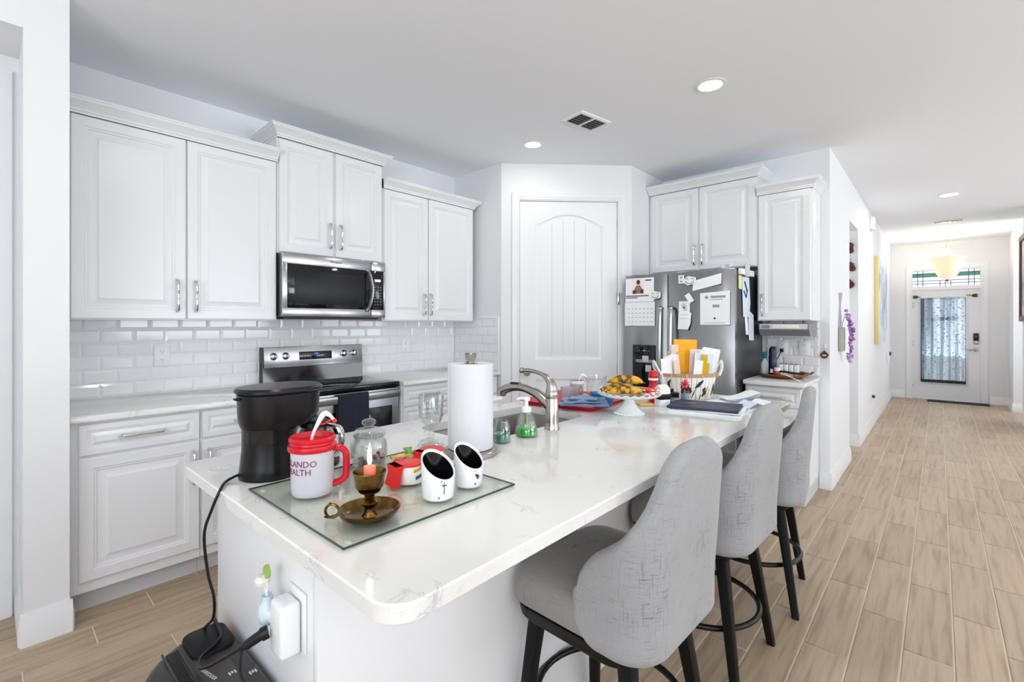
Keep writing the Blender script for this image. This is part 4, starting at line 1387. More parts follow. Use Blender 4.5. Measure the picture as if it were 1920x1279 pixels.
G().tube([(mx + sd.x * a[0], my + sd.y * a[0], GZ + a[1]) for a in sp], [.0035 + .0035 * max(0, math.sin(PI * (i / (len(sp) - 1) - .3) / .6)) if .3 < i / (len(sp) - 1) < .9 else .0035 for i in range(len(sp))], 10).build('straw', 'white_plastic', mg)
G().sphere((mx + sd.x * .053, my + sd.y * .053, GZ + .173), .006).build('straw_tip', 'red_bright', mg)
G().tube([(mx + sd.x * a[0], my + sd.y * a[0], GZ + a[1]) for a in smooth_path([(.014, .166), (.028, .166), (.042, .174), (.052, .178)], 4)], .0018, 6).build('straw_loop', 'red_bright', mg)
def wrap_text(body, size, m, z, az):
    d = -camdir(az)
    d3 = Vector((d.x, d.y, 0)); up = Vector((0, 0, 1)); r3 = up.cross(d3)
    M = Matrix(((r3.x, up.x, d3.x, mx), (r3.y, up.y, d3.y, my), (r3.z, up.z, d3.z, z), (0, 0, 0, 1)))
    text_part('lettering', body, size, m, mg, M, .0002, bend=.0497)
wrap_text('ORLANDO', .0205, 'print_maroon', GZ + .080, 24)
wrap_text('HEALTH', .0205, 'print_maroon', GZ + .061, 24)

# glass candy jar
jx, jy = .746, 1.235
j = thing('glass_jar', 'round lidded glass jar standing behind the lit candle', 'jar', (jx, jy, GZ))
G().lathe([(.036, 0), (.046, .004), (.052, .025), (.053, .05), (.050, .068), (.043, .078), (.044, .083), (.041, .083), (.040, .078), (.047, .066), (.050, .05), (.049, .026), (.043, .007), (0, .005)], jx, jy, GZ, 36).build('bowl', 'glass_thick', j)
G().lathe([(.045, .084), (.048, .087), (.046, .094), (.034, .104), (.014, .109), (.012, .112), (.020, .118), (.020, .126), (.014, .131), (0, .132)], jx, jy, GZ, 36).build('lid', 'glass_thick', j)
for k in range(9):
    a = k * 2.4; rr = .010 + .003 * k
    G().box(-.012, .012, -.008, .008, 0, .010, .003).xf(Matrix.Translation((jx + rr * math.cos(a), jy + rr * math.sin(a), GZ + .008 + .004 * (k % 3))) @ Euler((.3 * k, .2 * k, k)).to_matrix().to_4x4()).build('wrapped_sweet', ('leather_dark', 'silver_ribbon', 'mauve')[k % 3] if k % 2 else 'leather_dark', j)

# brass chamberstick with a candle
bx_, by_ = .541, .893
b = thing('candle_holder', 'brass chamberstick with ring handle on the glass board', 'candle holder', (bx_, by_, GZ))
G().lathe([(.030, 0), (.042, .001), (.058, .010), (.0635, .019), (.064, .022), (.0615, .021), (.054, .012), (.038, .005), (.016, .005), (.011, .012), (.010, .022), (.018, .030), (.022, .034), (.018, .038), (.010, .044), (.011, .050), (.022, .056), (.029, .068), (.0305, .084), (.0345, .097), (.0335, .099), (.0285, .085), (.022, .072), (0, .070)], bx_, by_, GZ, 40).build('body', 'brass', b)
hd = camdir(-92)
def hpnt(r, z): return (bx_ + hd.x * r, by_ + hd.y * r, GZ + z)
G().tube([hpnt(.078 + .014 * math.cos(t), .015 + .014 * math.sin(t)) for t in [2 * PI * i / 18 for i in range(18)]], .0028, 8, closed=True).build('ring_handle', 'brass', b)
G().tube([hpnt(.062, .014), hpnt(.070, .006), hpnt(.086, .001), hpnt(.094, -.0035 + .0065)], .0024, 6).build('handle_tail', 'brass', b)
G().tube([hpnt(.079, .028), hpnt(.084, .032)], .003, 6).build('thumb_rest', 'brass', b)
c = thing('candle', 'short pink lit candle in the brass holder', 'candle', (bx_, by_, GZ + .071))
G().lathe([(.0125, .0715), (.0125, .107), (.0115, .109), (.004, .108), (0, .107)], bx_, by_, GZ, 20).build('wax', 'wax', c)
G().tube([(bx_, by_, GZ + .106), (bx_ + .001, by_, GZ + .114)], .0009, 6).build('wick', 'black_matte', c)
G().lathe([(0, .111), (.0032, .114), (.0050, .122), (.0046, .130), (.0030, .141), (.0012, .152), (0, .158)], bx_, by_, GZ, 14).build('flame', 'flame', c)
fl = bpy.data.lights.new('flame_light', 'POINT'); fl.energy = .10; fl.color = (1, .62, .28); fl.shadow_soft_size = .006
fo = bpy.data.objects.new('flame_light', fl); COL.objects.link(fo); fo.location = (bx_, by_, GZ + .172)

# tape dispensers
def tape(label, x, y, z, az, yel=True):
    o = thing('tape_dispenser', label, 'tape dispenser', (x, y, z), 'red packing tape dispensers')
    R_ = Matrix.Translation((x, y, z)) @ Matrix.Rotation(math.radians(az), 4, 'Z')
    G().lathe([(.030, .001), (.034, .002), (.035, .006), (.035, .042), (.033, .046), (.018, .046), (.018, .001)], 0, 0, 0, 32, ring=True).xf(R_).build('tape_roll', 'tape_white', o)
    top = [(.036 * math.cos(t), .036 * math.sin(t)) for t in [math.radians(q) for q in range(-110, 111, 10)]] + [(-.030, .026), (-.052, .024), (-.052, -.024), (-.030, -.026)]
    G().prism(top, .0455, .051, .0015).xf(R_).build('cover', 'red_bright', o)
    G().rings([[(-.052, s, .051), (-.030, s, .051), (-.036, s, .030), (-.040, s, .0005), (-.058, s, .0005), (-.049, s, .030)] for s in (-.025, .025)]).xf(R_).build('cutter_guard', 'red_bright', o)
    for q, (a, w, h, zz, m) in enumerate(((-78, .026, .008, .034, 'ochre'), (-70, .034, .009, .016, 'print_blue'))):
        pts = [(.0353 * math.cos(math.radians(a + t)), .0353 * math.sin(math.radians(a + t)), zz + h * (t / 60)) for t in range(-24, 25, 8)]
        pt2 = [(pz[0] * 1.012, pz[1] * 1.012, pz[2]) for pz in pts]
        g = G()
        for i in range(len(pts) - 1):
            g.quad(pt2[i], pt2[i + 1], (pt2[i + 1][0], pt2[i + 1][1], pt2[i + 1][2] + h), (pt2[i][0], pt2[i][1], pt2[i][2] + h))
        g.xf(R_).build('label_patch', m, o)
    return o
tape('red and white tape dispenser with blue label on the glass board next to the candle', .735, 1.020, GZ, -8)
tape('red and white tape dispenser half hidden behind the white pots', .858, 1.085, GZ, 10)

# slanted ceramic pots
def pot(label, x, y, s, r, mark):
    o = thing('ceramic_pot', label, 'pot', (x, y, GZ), 'white slant-mouthed ceramic pots')
    R_ = Matrix.Translation((x, y, GZ))
    seg = 36
    def ring(rad, z0, sl): return [(rad * math.cos(2 * PI * i / seg), rad * math.sin(2 * PI * i / seg), z0 + sl * math.sin(2 * PI * i / seg)) for i in range(seg)]
    zt, sl = .078 * s, .028 * s
    G().rings([ring(r * .82, 0, 0), ring(r * .90, .003, 0), ring(r * .95, .02, .002), ring(r * 1.0, zt - .004, sl), ring(r * .985, zt, sl), ring(r * .93, zt, sl), ring(r * .90, zt - .006, sl * .97)], cap1=False).xf(R_).build('body', 'ceramic', o)
    G().rings([ring(r * .90, zt - .006, sl * .97), ring(r * .86, .022, .002), ring(r * .4, .014, 0)], cap0=False).xf(R_).build('dark_inside', 'black_gloss', o)
    d0 = math.degrees(math.atan2(-camdir(0).y, -camdir(0).x)) 
    def P(a, z): t = math.radians(d0 + a); return R_ @ Vector((r * .99 * math.cos(t), r * .99 * math.sin(t), z))
    g = G()
    if mark == 'cross':
        g.tube([P(30, .018), P(30, .046)], .0009, 5).tube([P(22, .038), P(38, .0375)], .0014, 5).tube([P(20, .047), P(23, .049)], .0014, 5).tube([P(10, .010), P(13, .011)], .0018, 5)
        g.build('painted_cross', 'print_dark', o)
    else:
        g.sphere(P(42, .030), .004).sphere(P(36, .033), .0034).sphere(P(42, .026), .003)
        g.build('painted_heart', 'leather_dark', o)
        G().tube([P(28, .042), P(32, .045), P(36, .043)], .0008, 5).tube([P(30, .014), P(31, .010)], .0014, 5).build('painted_mark', 'print_dark', o)
pot('white slant-mouthed pot with a painted cross, black inside', .7145, .880, 1.0, .040, 'cross')
pot('white slant-mouthed pot with a small painted heart, dark inside', .822, .890, .96, .0375, 'heart')

# loose sweets and wrappers behind the tape dispensers
def sweet(label, x, y, z, m, az, s=1.0):
    o = thing('wrapped_candy', label, 'candy', (x, y, z), 'loose wrapped sweets behind the tape')
    R_ = Matrix.Translation((x, y, z + .008 * s)) @ Matrix.Rotation(math.radians(az), 4, 'Z')
    G().sphere((0, 0, 0), .011 * s, sx=1.5, sy=.9, sz=.72).xf(R_).build('sweet', m, o)
    for q in (-1, 1):
        G().rings([[(q * .013 * s, .002, 0), (q * .013 * s, -.002, 0), (q * .013 * s, -.002, .002), (q * .013 * s, .002, .002)], [(q * .027 * s, .011 * s, -.003), (q * .027 * s, -.011 * s, -.003), (q * .027 * s, -.011 * s, .006), (q * .027 * s, .011 * s, .004)]]).xf(R_).build('twist', m, o)
sweet('red wrapped sweet beside the glass jar', .795, 1.165, GZ, 'candy_red', 30, 1.2)
sweet('yellow wrapped sweet behind the red one', .835, 1.205, GZ, 'candy_yellow', -20, 1.1)
sweet('green wrapped sweet farthest from the candle', .885, 1.235, GZ, 'candy_green', 60, 1.2)
sweet('orange wrapped sweet between the yellow sweet and the tape', .850, 1.155, GZ, 'candy_orange', 10, 1.1)
g = G()
random.seed(3)
rr = []
for k in range(5):
    zz = CT + .001 + .011 * k
    sc = (1.0, 1.05, .9, .6, .2)[k]
    rr.append([(.965 + .055 * sc * math.cos(t) * random.uniform(.75, 1.15), 1.235 + .042 * sc * math.sin(t) * random.uniform(.75, 1.15), zz + (random.uniform(-.003, .003) if k else 0)) for t in [2 * PI * i / 14 for i in range(14)]])
tag(G().rings(rr).build('plastic_bag', 'glass', smooth=False), 'crumpled clear plastic wrapper beside the glass goblet', 'wrapper')

# paper towels on their holder
tx, ty = 1.040, 1.117
h = thing('towel_holder', 'brushed metal paper towel holder with round base and flared finial', 'paper towel holder', (tx, ty, CT))
G().lathe([(.083, 0), (.085, .002), (.085, .016), (.080, .020), (.02, .021), (0, .021)], tx, ty, CT, 48).build('base', 'nickel', h)
G().lathe([(.006, .02), (.006, .298), (0, .298)], tx, ty, CT, 12).build('rod', 'nickel', h)
seg = 24
def fr(r, z, am): return [(tx + r * (1 + am * math.cos(4 * t)) * math.cos(t), ty + r * (1 + am * math.cos(4 * t)) * math.sin(t), CT + z + am * .02 * math.cos(4 * t)) for t in [2 * PI * i / seg for i in range(seg)]]
G().rings([fr(.022, .292, 0), (fr(.013, .295, 0)), fr(.014, .300, 0), fr(.018, .314, .02), fr(.020, .322, .06), fr(.017, .320, .06), fr(.010, .306, 0)]).build('finial', 'nickel', h)
r_ = thing('paper_towel_roll', 'tall white paper towel roll on the metal holder', 'paper towels', (tx, ty, CT + .022))
sp = []
for i in range(61):
    t = 2 * PI * i / 60
    sp.append((.0715 + .0018 * t / (2 * PI), math.radians(150) + t))
def spr(z, d): return [(tx + (a - d) * math.cos(t), ty + (a - d) * math.sin(t), CT + z) for a, t in sp]
G().rings([spr(.0215, .002), spr(.024, 0), spr(.287, 0), spr(.2895, .002)], cap0=False, cap1=False).rings([spr(.2895, .002), [(tx + .021 * math.cos(t), ty + .021 * math.sin(t), CT + .2895) for a, t in sp]], cap0=False, cap1=False).rings([spr(.0215, .002), [(tx + .021 * math.cos(t), ty + .021 * math.sin(t), CT + .0215) for a, t in sp]], cap0=False, cap1=False).build('paper', 'towel_paper', r_, merge=True)
G().lathe([(.020, .0215), (.021, .0215), (.021, .2895), (.020, .2895), (.0185, .2895), (.0185, .0215)], tx, ty, CT, 20, ring=True).build('core', 'tan_paper', r_)

# goblet
gx, gy = 1.022, 1.295
o = thing('goblet', 'cut glass goblet standing behind the paper towels', 'glass', (gx, gy, CT))
G().lathe([(.032, 0), (.033, .002), (.016, .008), (.007, .014), (.007, .022), (.011, .032), (.010, .042), (.006, .052), (.009, .058), (.018, .064), (.034, .082), (.0405, .105), (.0425, .175), (.0408, .175), (.0385, .106), (.032, .085), (.015, .068), (0, .066)], gx, gy, CT, 32).build('glass', 'glass_thick', o)
g = G()
for k in range(24):
    a = 2 * PI * k / 24
    for zz, rr in ((.100, .0408), (.116, .0412), (.132, .0416)):
        g.sphere((gx + rr * math.cos(a + zz * 8), gy + rr * math.sin(a + zz * 8), CT + zz), .0038, seg=6)
g.build('cut_pattern', 'glass_thick', o)

# soap bottles
sx_, sy_ = 1.212, 1.142
o = thing('soap_bottle', 'short clear bottle of teal soap beside the paper towels', 'bottle', (sx_, sy_, CT))
G().lathe([(.028, 0), (.031, .003), (.031, .056), (.027, .066), (.024, .072), (.024, .080), (.022, .080), (.022, .072), (.029, .055), (.029, .005), (0, .004)], sx_, sy_, CT, 28).build('bottle', 'glass', o)
G().lathe([(.0283, .0055), (.0285, .032), (0, .032)], sx_, sy_, CT, 28).build('soap', 'soap_teal', o)
sx_, sy_ = 1.344, 1.140
o = thing('soap_dispenser', 'clear pump bottle of bright green dish soap by the faucet', 'bottle', (sx_, sy_, CT))
G().lathe([(.040, 0), (.043, .004), (.0425, .022), (.036, .052), (.024, .078), (.017, .088), (.017, .092), (.015, .092), (.022, .076), (.034, .051), (.040, .022), (.040, .006), (0, .005)], sx_, sy_, CT, 32).build('bottle', 'glass', o)
G().lathe([(.0390, .006), (.0395, .021), (.0375, .034), (0, .034)], sx_, sy_, CT, 32).build('soap', 'soap_green', o)
pu = G().lathe([(.018, .090), (.018, .104), (.014, .108), (.007, .110), (.007, .130), (.013, .132), (.014, .140), (.008, .144), (0, .144)], sx_, sy_, CT, 20).build('pump', 'white_plastic', o)
G().tube([(sx_, sy_, CT + .138), (sx_ - .012, sy_ + .020, CT + .139), (sx_ - .018, sy_ + .030, CT + .133)], .0055, 8).build('nozzle', 'white_plastic', pu)
G().tube([(sx_, sy_, CT + .09), (sx_ + .006, sy_, CT + .012)], .0022, 6).build('dip_tube', 'leaf_green', pu)

# red tray with things drying on it
TA = math.radians(8)
TRM = Matrix.Translation((2.105, 1.435, CT)) @ Matrix.Rotation(TA, 4, 'Z')
t = thing('serving_tray', 'bright red plastic tray on the island past the sink', 'tray', (2.105, 1.435, CT))
def tr(w, d, z, r=.03): return [tuple(TRM @ Vector((x, y, z))) for x, y in rrect(-w, w, -d, d, r, 5)]
G().rings([tr(.215, .185, 0), tr(.235, .205, .018), tr(.245, .215, .021), tr(.245, .215, .023), tr(.233, .203, .020), tr(.213, .183, .003)]).build('dish', 'red_plastic', t)
TZ_ = CT + .0035
o = thing('tumbler', 'clear tumbler with a pale pink tint, nearest the faucet on the red tray', 'glass', (2.010, 1.430, TZ_), 'clear tumblers on the red tray')
G().lathe([(.026, 0), (.028, .003), (.033, .088), (.0315, .088), (.027, .006), (0, .005)], 2.010, 1.430, TZ_, 28).build('glass', 'frosted_clear', o)
o = thing('tumbler', 'clear tumbler with a red diamond print on the red tray', 'glass', (2.130, 1.450, TZ_), 'clear tumblers on the red tray')
G().lathe([(.030, 0), (.033, .003), (.037, .108), (.0355, .108), (.031, .006), (0, .005)], 2.130, 1.450, TZ_, 28).build('glass', 'frosted_clear', o)
d = -camdir(-25)
c0 = Vector((2.130, 1.450, TZ_ + .06)); r3 = Vector((-d.y, d.x, 0)); d3 = Vector((d.x, d.y, 0))
G().tube([c0 + d3 * .0372 + r3 * a + Vector((0, 0, b)) for a, b in ((0, .022), (.012, 0), (0, -.022), (-.012, 0))], .002, 6, closed=True).build('diamond_print', 'candy_red', o)
G().lathe([(.038, .092), (.0385, .104), (.0365, .108), (.036, .092)], 2.130, 1.450, TZ_, 28, ring=True).build('rim_band', 'pink_white', o)
px_, py_ = 2.235, 1.395
o = thing('pitcher', 'clear plastic pitcher with a white handle on the red tray', 'pitcher', (px_, py_, TZ_))
G().lathe([(.046, 0), (.050, .003), (.056, .13), (.0545, .13), (.048, .006), (0, .005)], px_, py_, TZ_, 32).build('body', 'glass', o)
hd = camdir(-90)
hp = smooth_path([(.053, .120), (.075, .132), (.092, .110), (.096, .07), (.088, .03), (.050, .02)], 5)
G().tube([(px_ + hd.x * a[0], py_ + hd.y * a[0], TZ_ + a[1]) for a in hp], .008, 8, flat=(1, 1.4)).build('handle', 'white_plastic', o)
bx2, by2 = 2.115, 1.285
o = thing('food_container', 'clear tub with blue base on the red tray under the cake stand rim', 'container', (bx2, by2, TZ_))
G().lathe([(.050, 0), (.054, .003), (.060, .062), (.058, .062), (.052, .006), (0, .005)], bx2, by2, TZ_, 32).build('tub', 'clear_blue', o)
G().lathe([(.061, .056), (.063, .060), (.063, .068), (.058, .070), (0, .070)], bx2, by2, TZ_, 32).build('lid', 'glass', o)
# folded blue cloth
o = thing('folded_towel', 'light blue folded kitchen towel on the red tray edge', 'towel', (1.935, 1.272, CT + .02))
CM = Matrix.Translation((1.935, 1.275, CT + .0235)) @ Matrix.Rotation(math.radians(-54), 4, 'Z')
def fold(w, d, z0, th, seed, yaw):
    # a flattened roll of cloth: stadium cross-sections with uneven edges
    random.seed(seed)
    ph = [random.uniform(0, 6) for _ in range(4)]
    R_ = CM @ Matrix.Rotation(yaw, 4, 'Z')
    rings = []
    n = 16
    for i in range(n + 1):
        x = -w + 2 * w * i / n
        ring = []
        for k in range(20):
            a = 2 * PI * k / 20
            y = d * math.copysign(abs(math.cos(a)) ** .55, math.cos(a)) + .004 * math.sin(11 * x * 5 + ph[0])
            up = math.sin(a)
            z = z0 + th / 2 + th / 2 * math.copysign(abs(up) ** .6, up)
            if up > 0:
                z += .0035 * math.sin(40 * x + 30 * y + ph[1]) + .003 * math.sin(70 * x - 25 * y + ph[2])
            ring.append(tuple(R_ @ Vector((x + .004 * math.sin(60 * y + ph[3]), y, z))))
        rings.append(ring)
    return G().rings(rings)
for k, (w, d_, z0, th, yw) in enumerate(((.112, .064, .001, .013, 0), (.104, .058, .0165, .010, .06), (.070, .046, .0295, .010, -.14))):
    fold(w, d_, z0, th, k + 2, yw).build('cloth_fold', 'blue_towel', o, angle=60)

# cake stand with bananas and sweets
kx, ky = 1.984, 1.062
o = thing('cake_stand', 'white milk glass cake stand with a zigzag rim holding bananas', 'cake stand', (kx, ky, CT))
G().lathe([(.064, 0), (.067, .004), (.066, .010), (.054, .020), (.036, .038), (.024, .058), (.021, .070), (.024, .078), (.040, .082), (0, .083)], kx, ky, CT, 40).build('foot', 'milk_glass', o)
g = G()
for k in range(36):
    a = 2 * PI * k / 36
    g.sphere((kx + .0655 * math.cos(a), ky + .0655 * math.sin(a), CT + .0065), .0048, seg=8)
g.build('bead_edge', 'milk_glass', o)
seg = 96
def zz(r, z, am): return [(kx + r * math.cos(2 * PI * i / seg), ky + r * math.sin(2 * PI * i / seg), CT + z + (am if i % 2 else -am)) for i in range(seg)]
def zz2(r, z, am):
    return [(kx + r * math.cos(2 * PI * i / seg), ky + r * math.sin(2 * PI * i / seg), CT + z + am * (1 - abs((i % 4) - 2))) for i in range(seg)]
G().rings([zz(.03, .0815, 0), zz(.10, .0825, 0), zz(.128, .086, 0), zz2(.143, .098, .0038), zz2(.141, .1005, .0038), zz(.125, .0905, 0), zz(.03, .0865, 0)]).build('plate', 'milk_glass', o)
PZ = CT + .090
def banana(label, c, z, L, az, curve, tilt=0.0, r=.0175, arch=.010):
    ob = thing('banana', label, 'banana', (c[0], c[1], z), 'ripe spotted bananas')
    M = Matrix.Translation((c[0], c[1], z)) @ Matrix.Rotation(math.radians(az), 4, 'Z') @ Matrix.Rotation(tilt, 4, 'X')
    pts = []; rad = []
    n = 18
    for i in range(n + 1):
        t = i / n * 2 - 1
        pts.append(M @ Vector((t * L / 2, curve * (t * t), r + arch * (1 - t * t))))
        rad.append(max(.004, r * (1 - abs(t) ** 4.5 * .85)))
    G().tube(pts, rad, 10).build('fruit', 'banana', ob)
    e = pts[-1]; f = (pts[-1] - pts[-2]).normalized()
    G().tube([e - f * .002, e + f * .012], [.005, .004], 7).build('stem', 'banana_tip', ob)
    e = pts[0]; f = (pts[0] - pts[1]).normalized()
    G().sphere(e, .005).build('tip', 'banana_tip', ob)
    return ob
azr = math.degrees(math.atan2(camdir(90).y, camdir(90).x))
q = Vector((kx, ky))
f0 = camdir(0); r0 = camdir(90)
def onp(a, b): return (kx + r0.x * a + f0.x * b, ky + r0.y * a + f0.y * b)
banana('spotted ripe banana lying nearest on the cake stand', onp(-.030, -.062), PZ + .002, .165, azr + 2, .018)
banana('ripe banana in the middle of the bunch on the cake stand', onp(-.040, -.018), PZ + .002, .170, azr + 6, .02)
banana('ripe banana at the back of the cake stand', onp(-.038, .030), PZ + .002, .165, azr + 10, .02)
banana('very spotted banana on top of the other bananas', onp(-.022, -.030), PZ + .040, .155, azr - 6, .010, r=.019, arch=.016)
random.seed(11)
CANDY = ['red wrapped sweet at the front of the cake stand beside the bananas', 'white wrapped sweet nearest the hall end of the cake stand', 'red wrapped sweet on top of the front sweets on the cake stand',
         'red wrapped sweet in the middle of the cake stand', 'orange wrapped sweet at the rim toward the basket', 'orange wrapped sweet behind the middle red sweet', 'red wrapped sweet at the back of the cake stand',
         'white wrapped sweet at the back rim of the cake stand', 'orange wrapped sweet behind the bananas on the cake stand', 'topmost red sweet by the rim of the cake stand', 'white wrapped sweet frontmost on the cake stand']
k = 0
for (a, b_, dz, m) in ((.070, -.075, 0, 'candy_red'), (.095, -.045, 0, 'candy_white'), (.075, -.045, .016, 'candy_red'), (.085, -.015, 0, 'candy_red'), (.105, -.010, 0, 'candy_orange'), (.082, .015, .004, 'candy_orange'), (.060, .05, 0, 'candy_red'), (.090, .045, 0, 'candy_white'), (.030, .075, 0, 'candy_orange'), (.100, -.030, .016, 'candy_red'), (.058, -.092, 0, 'candy_white')):
    x, y = onp(a, b_)
    ob = thing('peppermint_candy', CANDY[k], 'candy', (x, y, PZ + dz), 'sweets on the cake stand')
    R_ = Matrix.Translation((x, y, PZ + dz + .0095)) @ Matrix.Rotation(random.uniform(0, 6), 4, 'Z')
    G().sphere((0, 0, 0), .0125, sx=1.1, sy=.95, sz=.7, seg=12).xf(R_).build('sweet', m, ob)
    for s in (-1, 1):
        G().rings([[(s * .012, .002, -.001), (s * .012, -.002, -.001), (s * .012, -.002, .001), (s * .012, .002, .001)], [(s * .024, .010, -.002), (s * .024, -.010, -.001), (s * .024, -.010, .003), (s * .024, .010, .004)]]).xf(R_).build('twist', 'candy_white' if m != 'candy_white' else 'candy_red', ob)
    k += 1
x, y = onp(.055, .062)
ob = G().box(-.055, .055, -.004, .004, 0, .036, .003).xf(Matrix.Translation((x + .01, y - .03, PZ + .010)) @ Matrix.Rotation(math.radians(azr - 8), 4, 'Z') @ Matrix.Rotation(1.1, 4, 'X')).build('snack_packet', 'candy_orange')
tag(ob, 'flat orange snack packet lying behind the sweets on the cake stand', 'packet')
# ------------------------------------------------------------------ letter basket
ba, bb = 2.640, 1.052
r0 = camdir(90); f0 = camdir(0)
def bp_(a, b, z): return (ba + r0.x * a + f0.x * b, bb + r0.y * a + f0.y * b, CT + z)
bk = thing('letter_basket', 'whitewashed oval stave basket painted with flowers, full of mail', 'basket', (ba, bb, CT))
NS = 34
RA0, RB0, RA1, RB1 = .128, .080, .160, .105
for k in range(NS):
    t0 = 2 * PI * (k + .06) / NS; t1 = 2 * PI * (k + .94) / NS
    def sp_(t, z, d):
        u = z / .140
        return bp_((RA0 + (RA1 - RA0) * u - d) * math.cos(t), (RB0 + (RB1 - RB0) * u - d) * math.sin(t), z)
    zt = .142
    G().rings([[sp_(t0, z, 0), sp_(t1, z, 0), sp_(t1, z, .005), sp_(t0, z, .005)] for z in (.001, zt)]).build('stave', 'basket_wood', bk, smooth=False)
nb = 48
G().rings([[bp_(a * math.cos(2 * PI * i / nb), b * math.sin(2 * PI * i / nb), z) for i in range(nb)] for a, b, z in ((RA0 - .006, RB0 - .006, .002), (RA0 - .006, RB0 - .006, .008))]).build('bottom', 'basket_wood', bk)
def band(z0, z1, o0, o1):
    R_ = []
    for z, o in ((z0, o0), (z0, o1), (z1, o1), (z1, o0), (z0, o0)):
        u = z / .14
        R_.append([bp_((RA0 + (RA1 - RA0) * u + o) * math.cos(2 * PI * i / nb), (RB0 + (RB1 - RB0) * u + o) * math.sin(2 * PI * i / nb), z) for i in range(nb)])
    return G().rings(R_, cap0=False, cap1=False)
band(.124, .143, .0005, .0045).build('rim_band', 'basket_band', bk, merge=True)
for k in range(12):
    t = 2 * PI * (k + .5) / 12
    G().tube([bp_((RA1 + .004) * math.cos(t), (RB1 + .004) * math.sin(t), z) for z in (.122, .146)], .0035, 6).build('binding', 'tan_paper', bk)
for s in (-1, 1):
    G().tube(smooth_path([bp_(s * .158, -.045, .13), bp_(s * .178, -.035, .17), bp_(s * .188, 0, .205), bp_(s * .178, .035, .17), bp_(s * .158, .045, .13)], 5), .006, 8, flat=(1, 1.6)).build('handle', 'basket_wood', bk)
def on_basket(t, z, o=.0012):
    u = z / .14; t = math.radians(t)
    return bp_((RA0 + (RA1 - RA0) * u + o) * math.cos(t), (RB0 + (RB1 - RB0) * u + o) * math.sin(t), z)
def leaf(pts, m, w=.004):
    p = [on_basket(*q) for q in pts]
    n = len(p)
    G().tube(p, [max(.0008, w * math.sin(PI * (i + .3) / (n - .4))) for i in range(n)], 6).build('painted_flower', m, bk)
leaf([(216, .050), (213, .072), (215, .094), (221, .110)], 'print_dark', .009)
leaf([(222, .012), (219, .035), (220, .055)], 'print_dark', .006)
leaf([(273, .066), (279, .080), (284, .094), (290, .108)], 'print_dark', .010)
leaf([(266, .008), (270, .035), (274, .062)], 'print_dark', .003)
leaf([(258, .030), (263, .050), (262, .070)], 'print_dark', .009)
leaf([(292, .018), (297, .038), (294, .058), (298, .068)], 'print_dark', .010)
leaf([(285, .004), (288, .030)], 'print_dark', .004)
leaf([(303, .004), (301, .040), (305, .075)], 'ochre', .004)
leaf([(310, .006), (311, .060)], 'leaf_green', .003)
leaf([(325, .020), (328, .055), (326, .085)], 'print_dark', .005)
leaf([(278, .004), (276, .030)], 'leaf_green', .003)
# mail standing in the basket
def letter(label, a, b, w, h, z0, m, yaw=0.0, lean=0.0, fwd=0.0, th=.003, name='envelope', cat='envelope'):
    """upright sheet across the basket; a, b centre, lean sideways, fwd tilts towards the viewer"""
    az = math.atan2(r0.y, r0.x) + yaw
    x, y, z = bp_(a, b, z0)
    o = G().box(-w / 2, w / 2, -th / 2, th / 2, 0, h, min(th * .3, .001), 1)
    o = o.xf(Matrix.Translation((x, y, z)) @ Matrix.Rotation(az, 4, 'Z') @ Matrix.Rotation(lean, 4, 'Y') @ Matrix.Rotation(fwd, 4, 'X')).build(name, m, smooth=False)
    return tag(o, label, cat, 'mail in the letter basket')
letter('big yellow padded envelope, tallest in the basket', -.005, .030, .130, .315, .012, 'manila', 0, .03, -.05, .010)
letter('orange envelope edge just in front of the tall yellow one', -.040, .012, .050, .245, .012, 'manila', .2, .06, -.02, .006)
letter('tall pale pink folder left of the yellow envelope in the basket', -.063, .034, .040, .285, .012, 'paper_pink', 0, 0, 0, .018)
letter('tan folder edge behind the pale pink folder in the basket', -.082, .050, .030, .245, .012, 'tan_paper', 0, 0, 0, .004)
for i in range(5):
    letter(('front white envelope of the bundle at the basket end by the bananas', 'second white envelope of the bundle at the basket end by the bananas', 'third white envelope of the bundle at the basket end by the bananas', 'fourth white envelope of the bundle at the basket end by the bananas', 'rear white envelope of the bundle at the basket end by the bananas')[i], -.120 + .013 * i, -.036 + .012 * i, .066, .212 + .005 * i, .012, ('paper', 'paper_blue')[i % 2], .15, -.05 + .018 * i, 0, .003)
letter('folded leaflet leaning inside the basket beside the pink folder', -.058, -.035, .040, .205, .012, 'paper_pink', .35, -.10, 0, .004, 'leaflet', 'leaflet')
letter('greyish leaflet behind the leaning one in the basket', -.048, -.018, .040, .215, .012, 'paper_warm', .35, -.16, 0, .004, 'leaflet', 'leaflet')
letter('white card at the front middle of the basket', .018, -.058, .045, .205, .012, 'paper', -.1, .12, 0, .003, 'card', 'card')
letter('white envelope with a blue stripe at the front middle of the basket', .028, -.040, .050, .245, .012, 'paper_blue', -.1, .10, 0, .003)
letter('olive yellow booklet in the basket', .050, -.050, .034, .235, .012, 'ochre', -.1, .11, 0, .005, 'booklet', 'booklet')
letter('short ochre envelope at the front of the basket', .062, -.060, .036, .190, .012, 'ochre', -.1, .10, 0, .004)
letter('pale pink page behind the ochre envelopes in the basket', .040, -.005, .080, .262, .012, 'paper_pink', 0, .05, 0, .003, 'paper', 'paper')
for i in range(6):
    letter(('large white envelope, front of the fan at the hall end of the basket', 'second white envelope of the fan at the hall end of the basket', 'third white envelope of the fan at the hall end of the basket', 'fourth white envelope of the fan at the hall end of the basket', 'fifth white envelope of the fan at the hall end of the basket', 'rear white envelope of the fan at the hall end of the basket')[i], .066 + .006 * i, -.040 + .012 * i, .080 + .003 * i, .240 + .006 * i, .012, ('paper_blue', 'paper', 'paper', 'paper_warm', 'paper', 'paper')[i], -.12, .09 + .018 * i, 0, .0025)

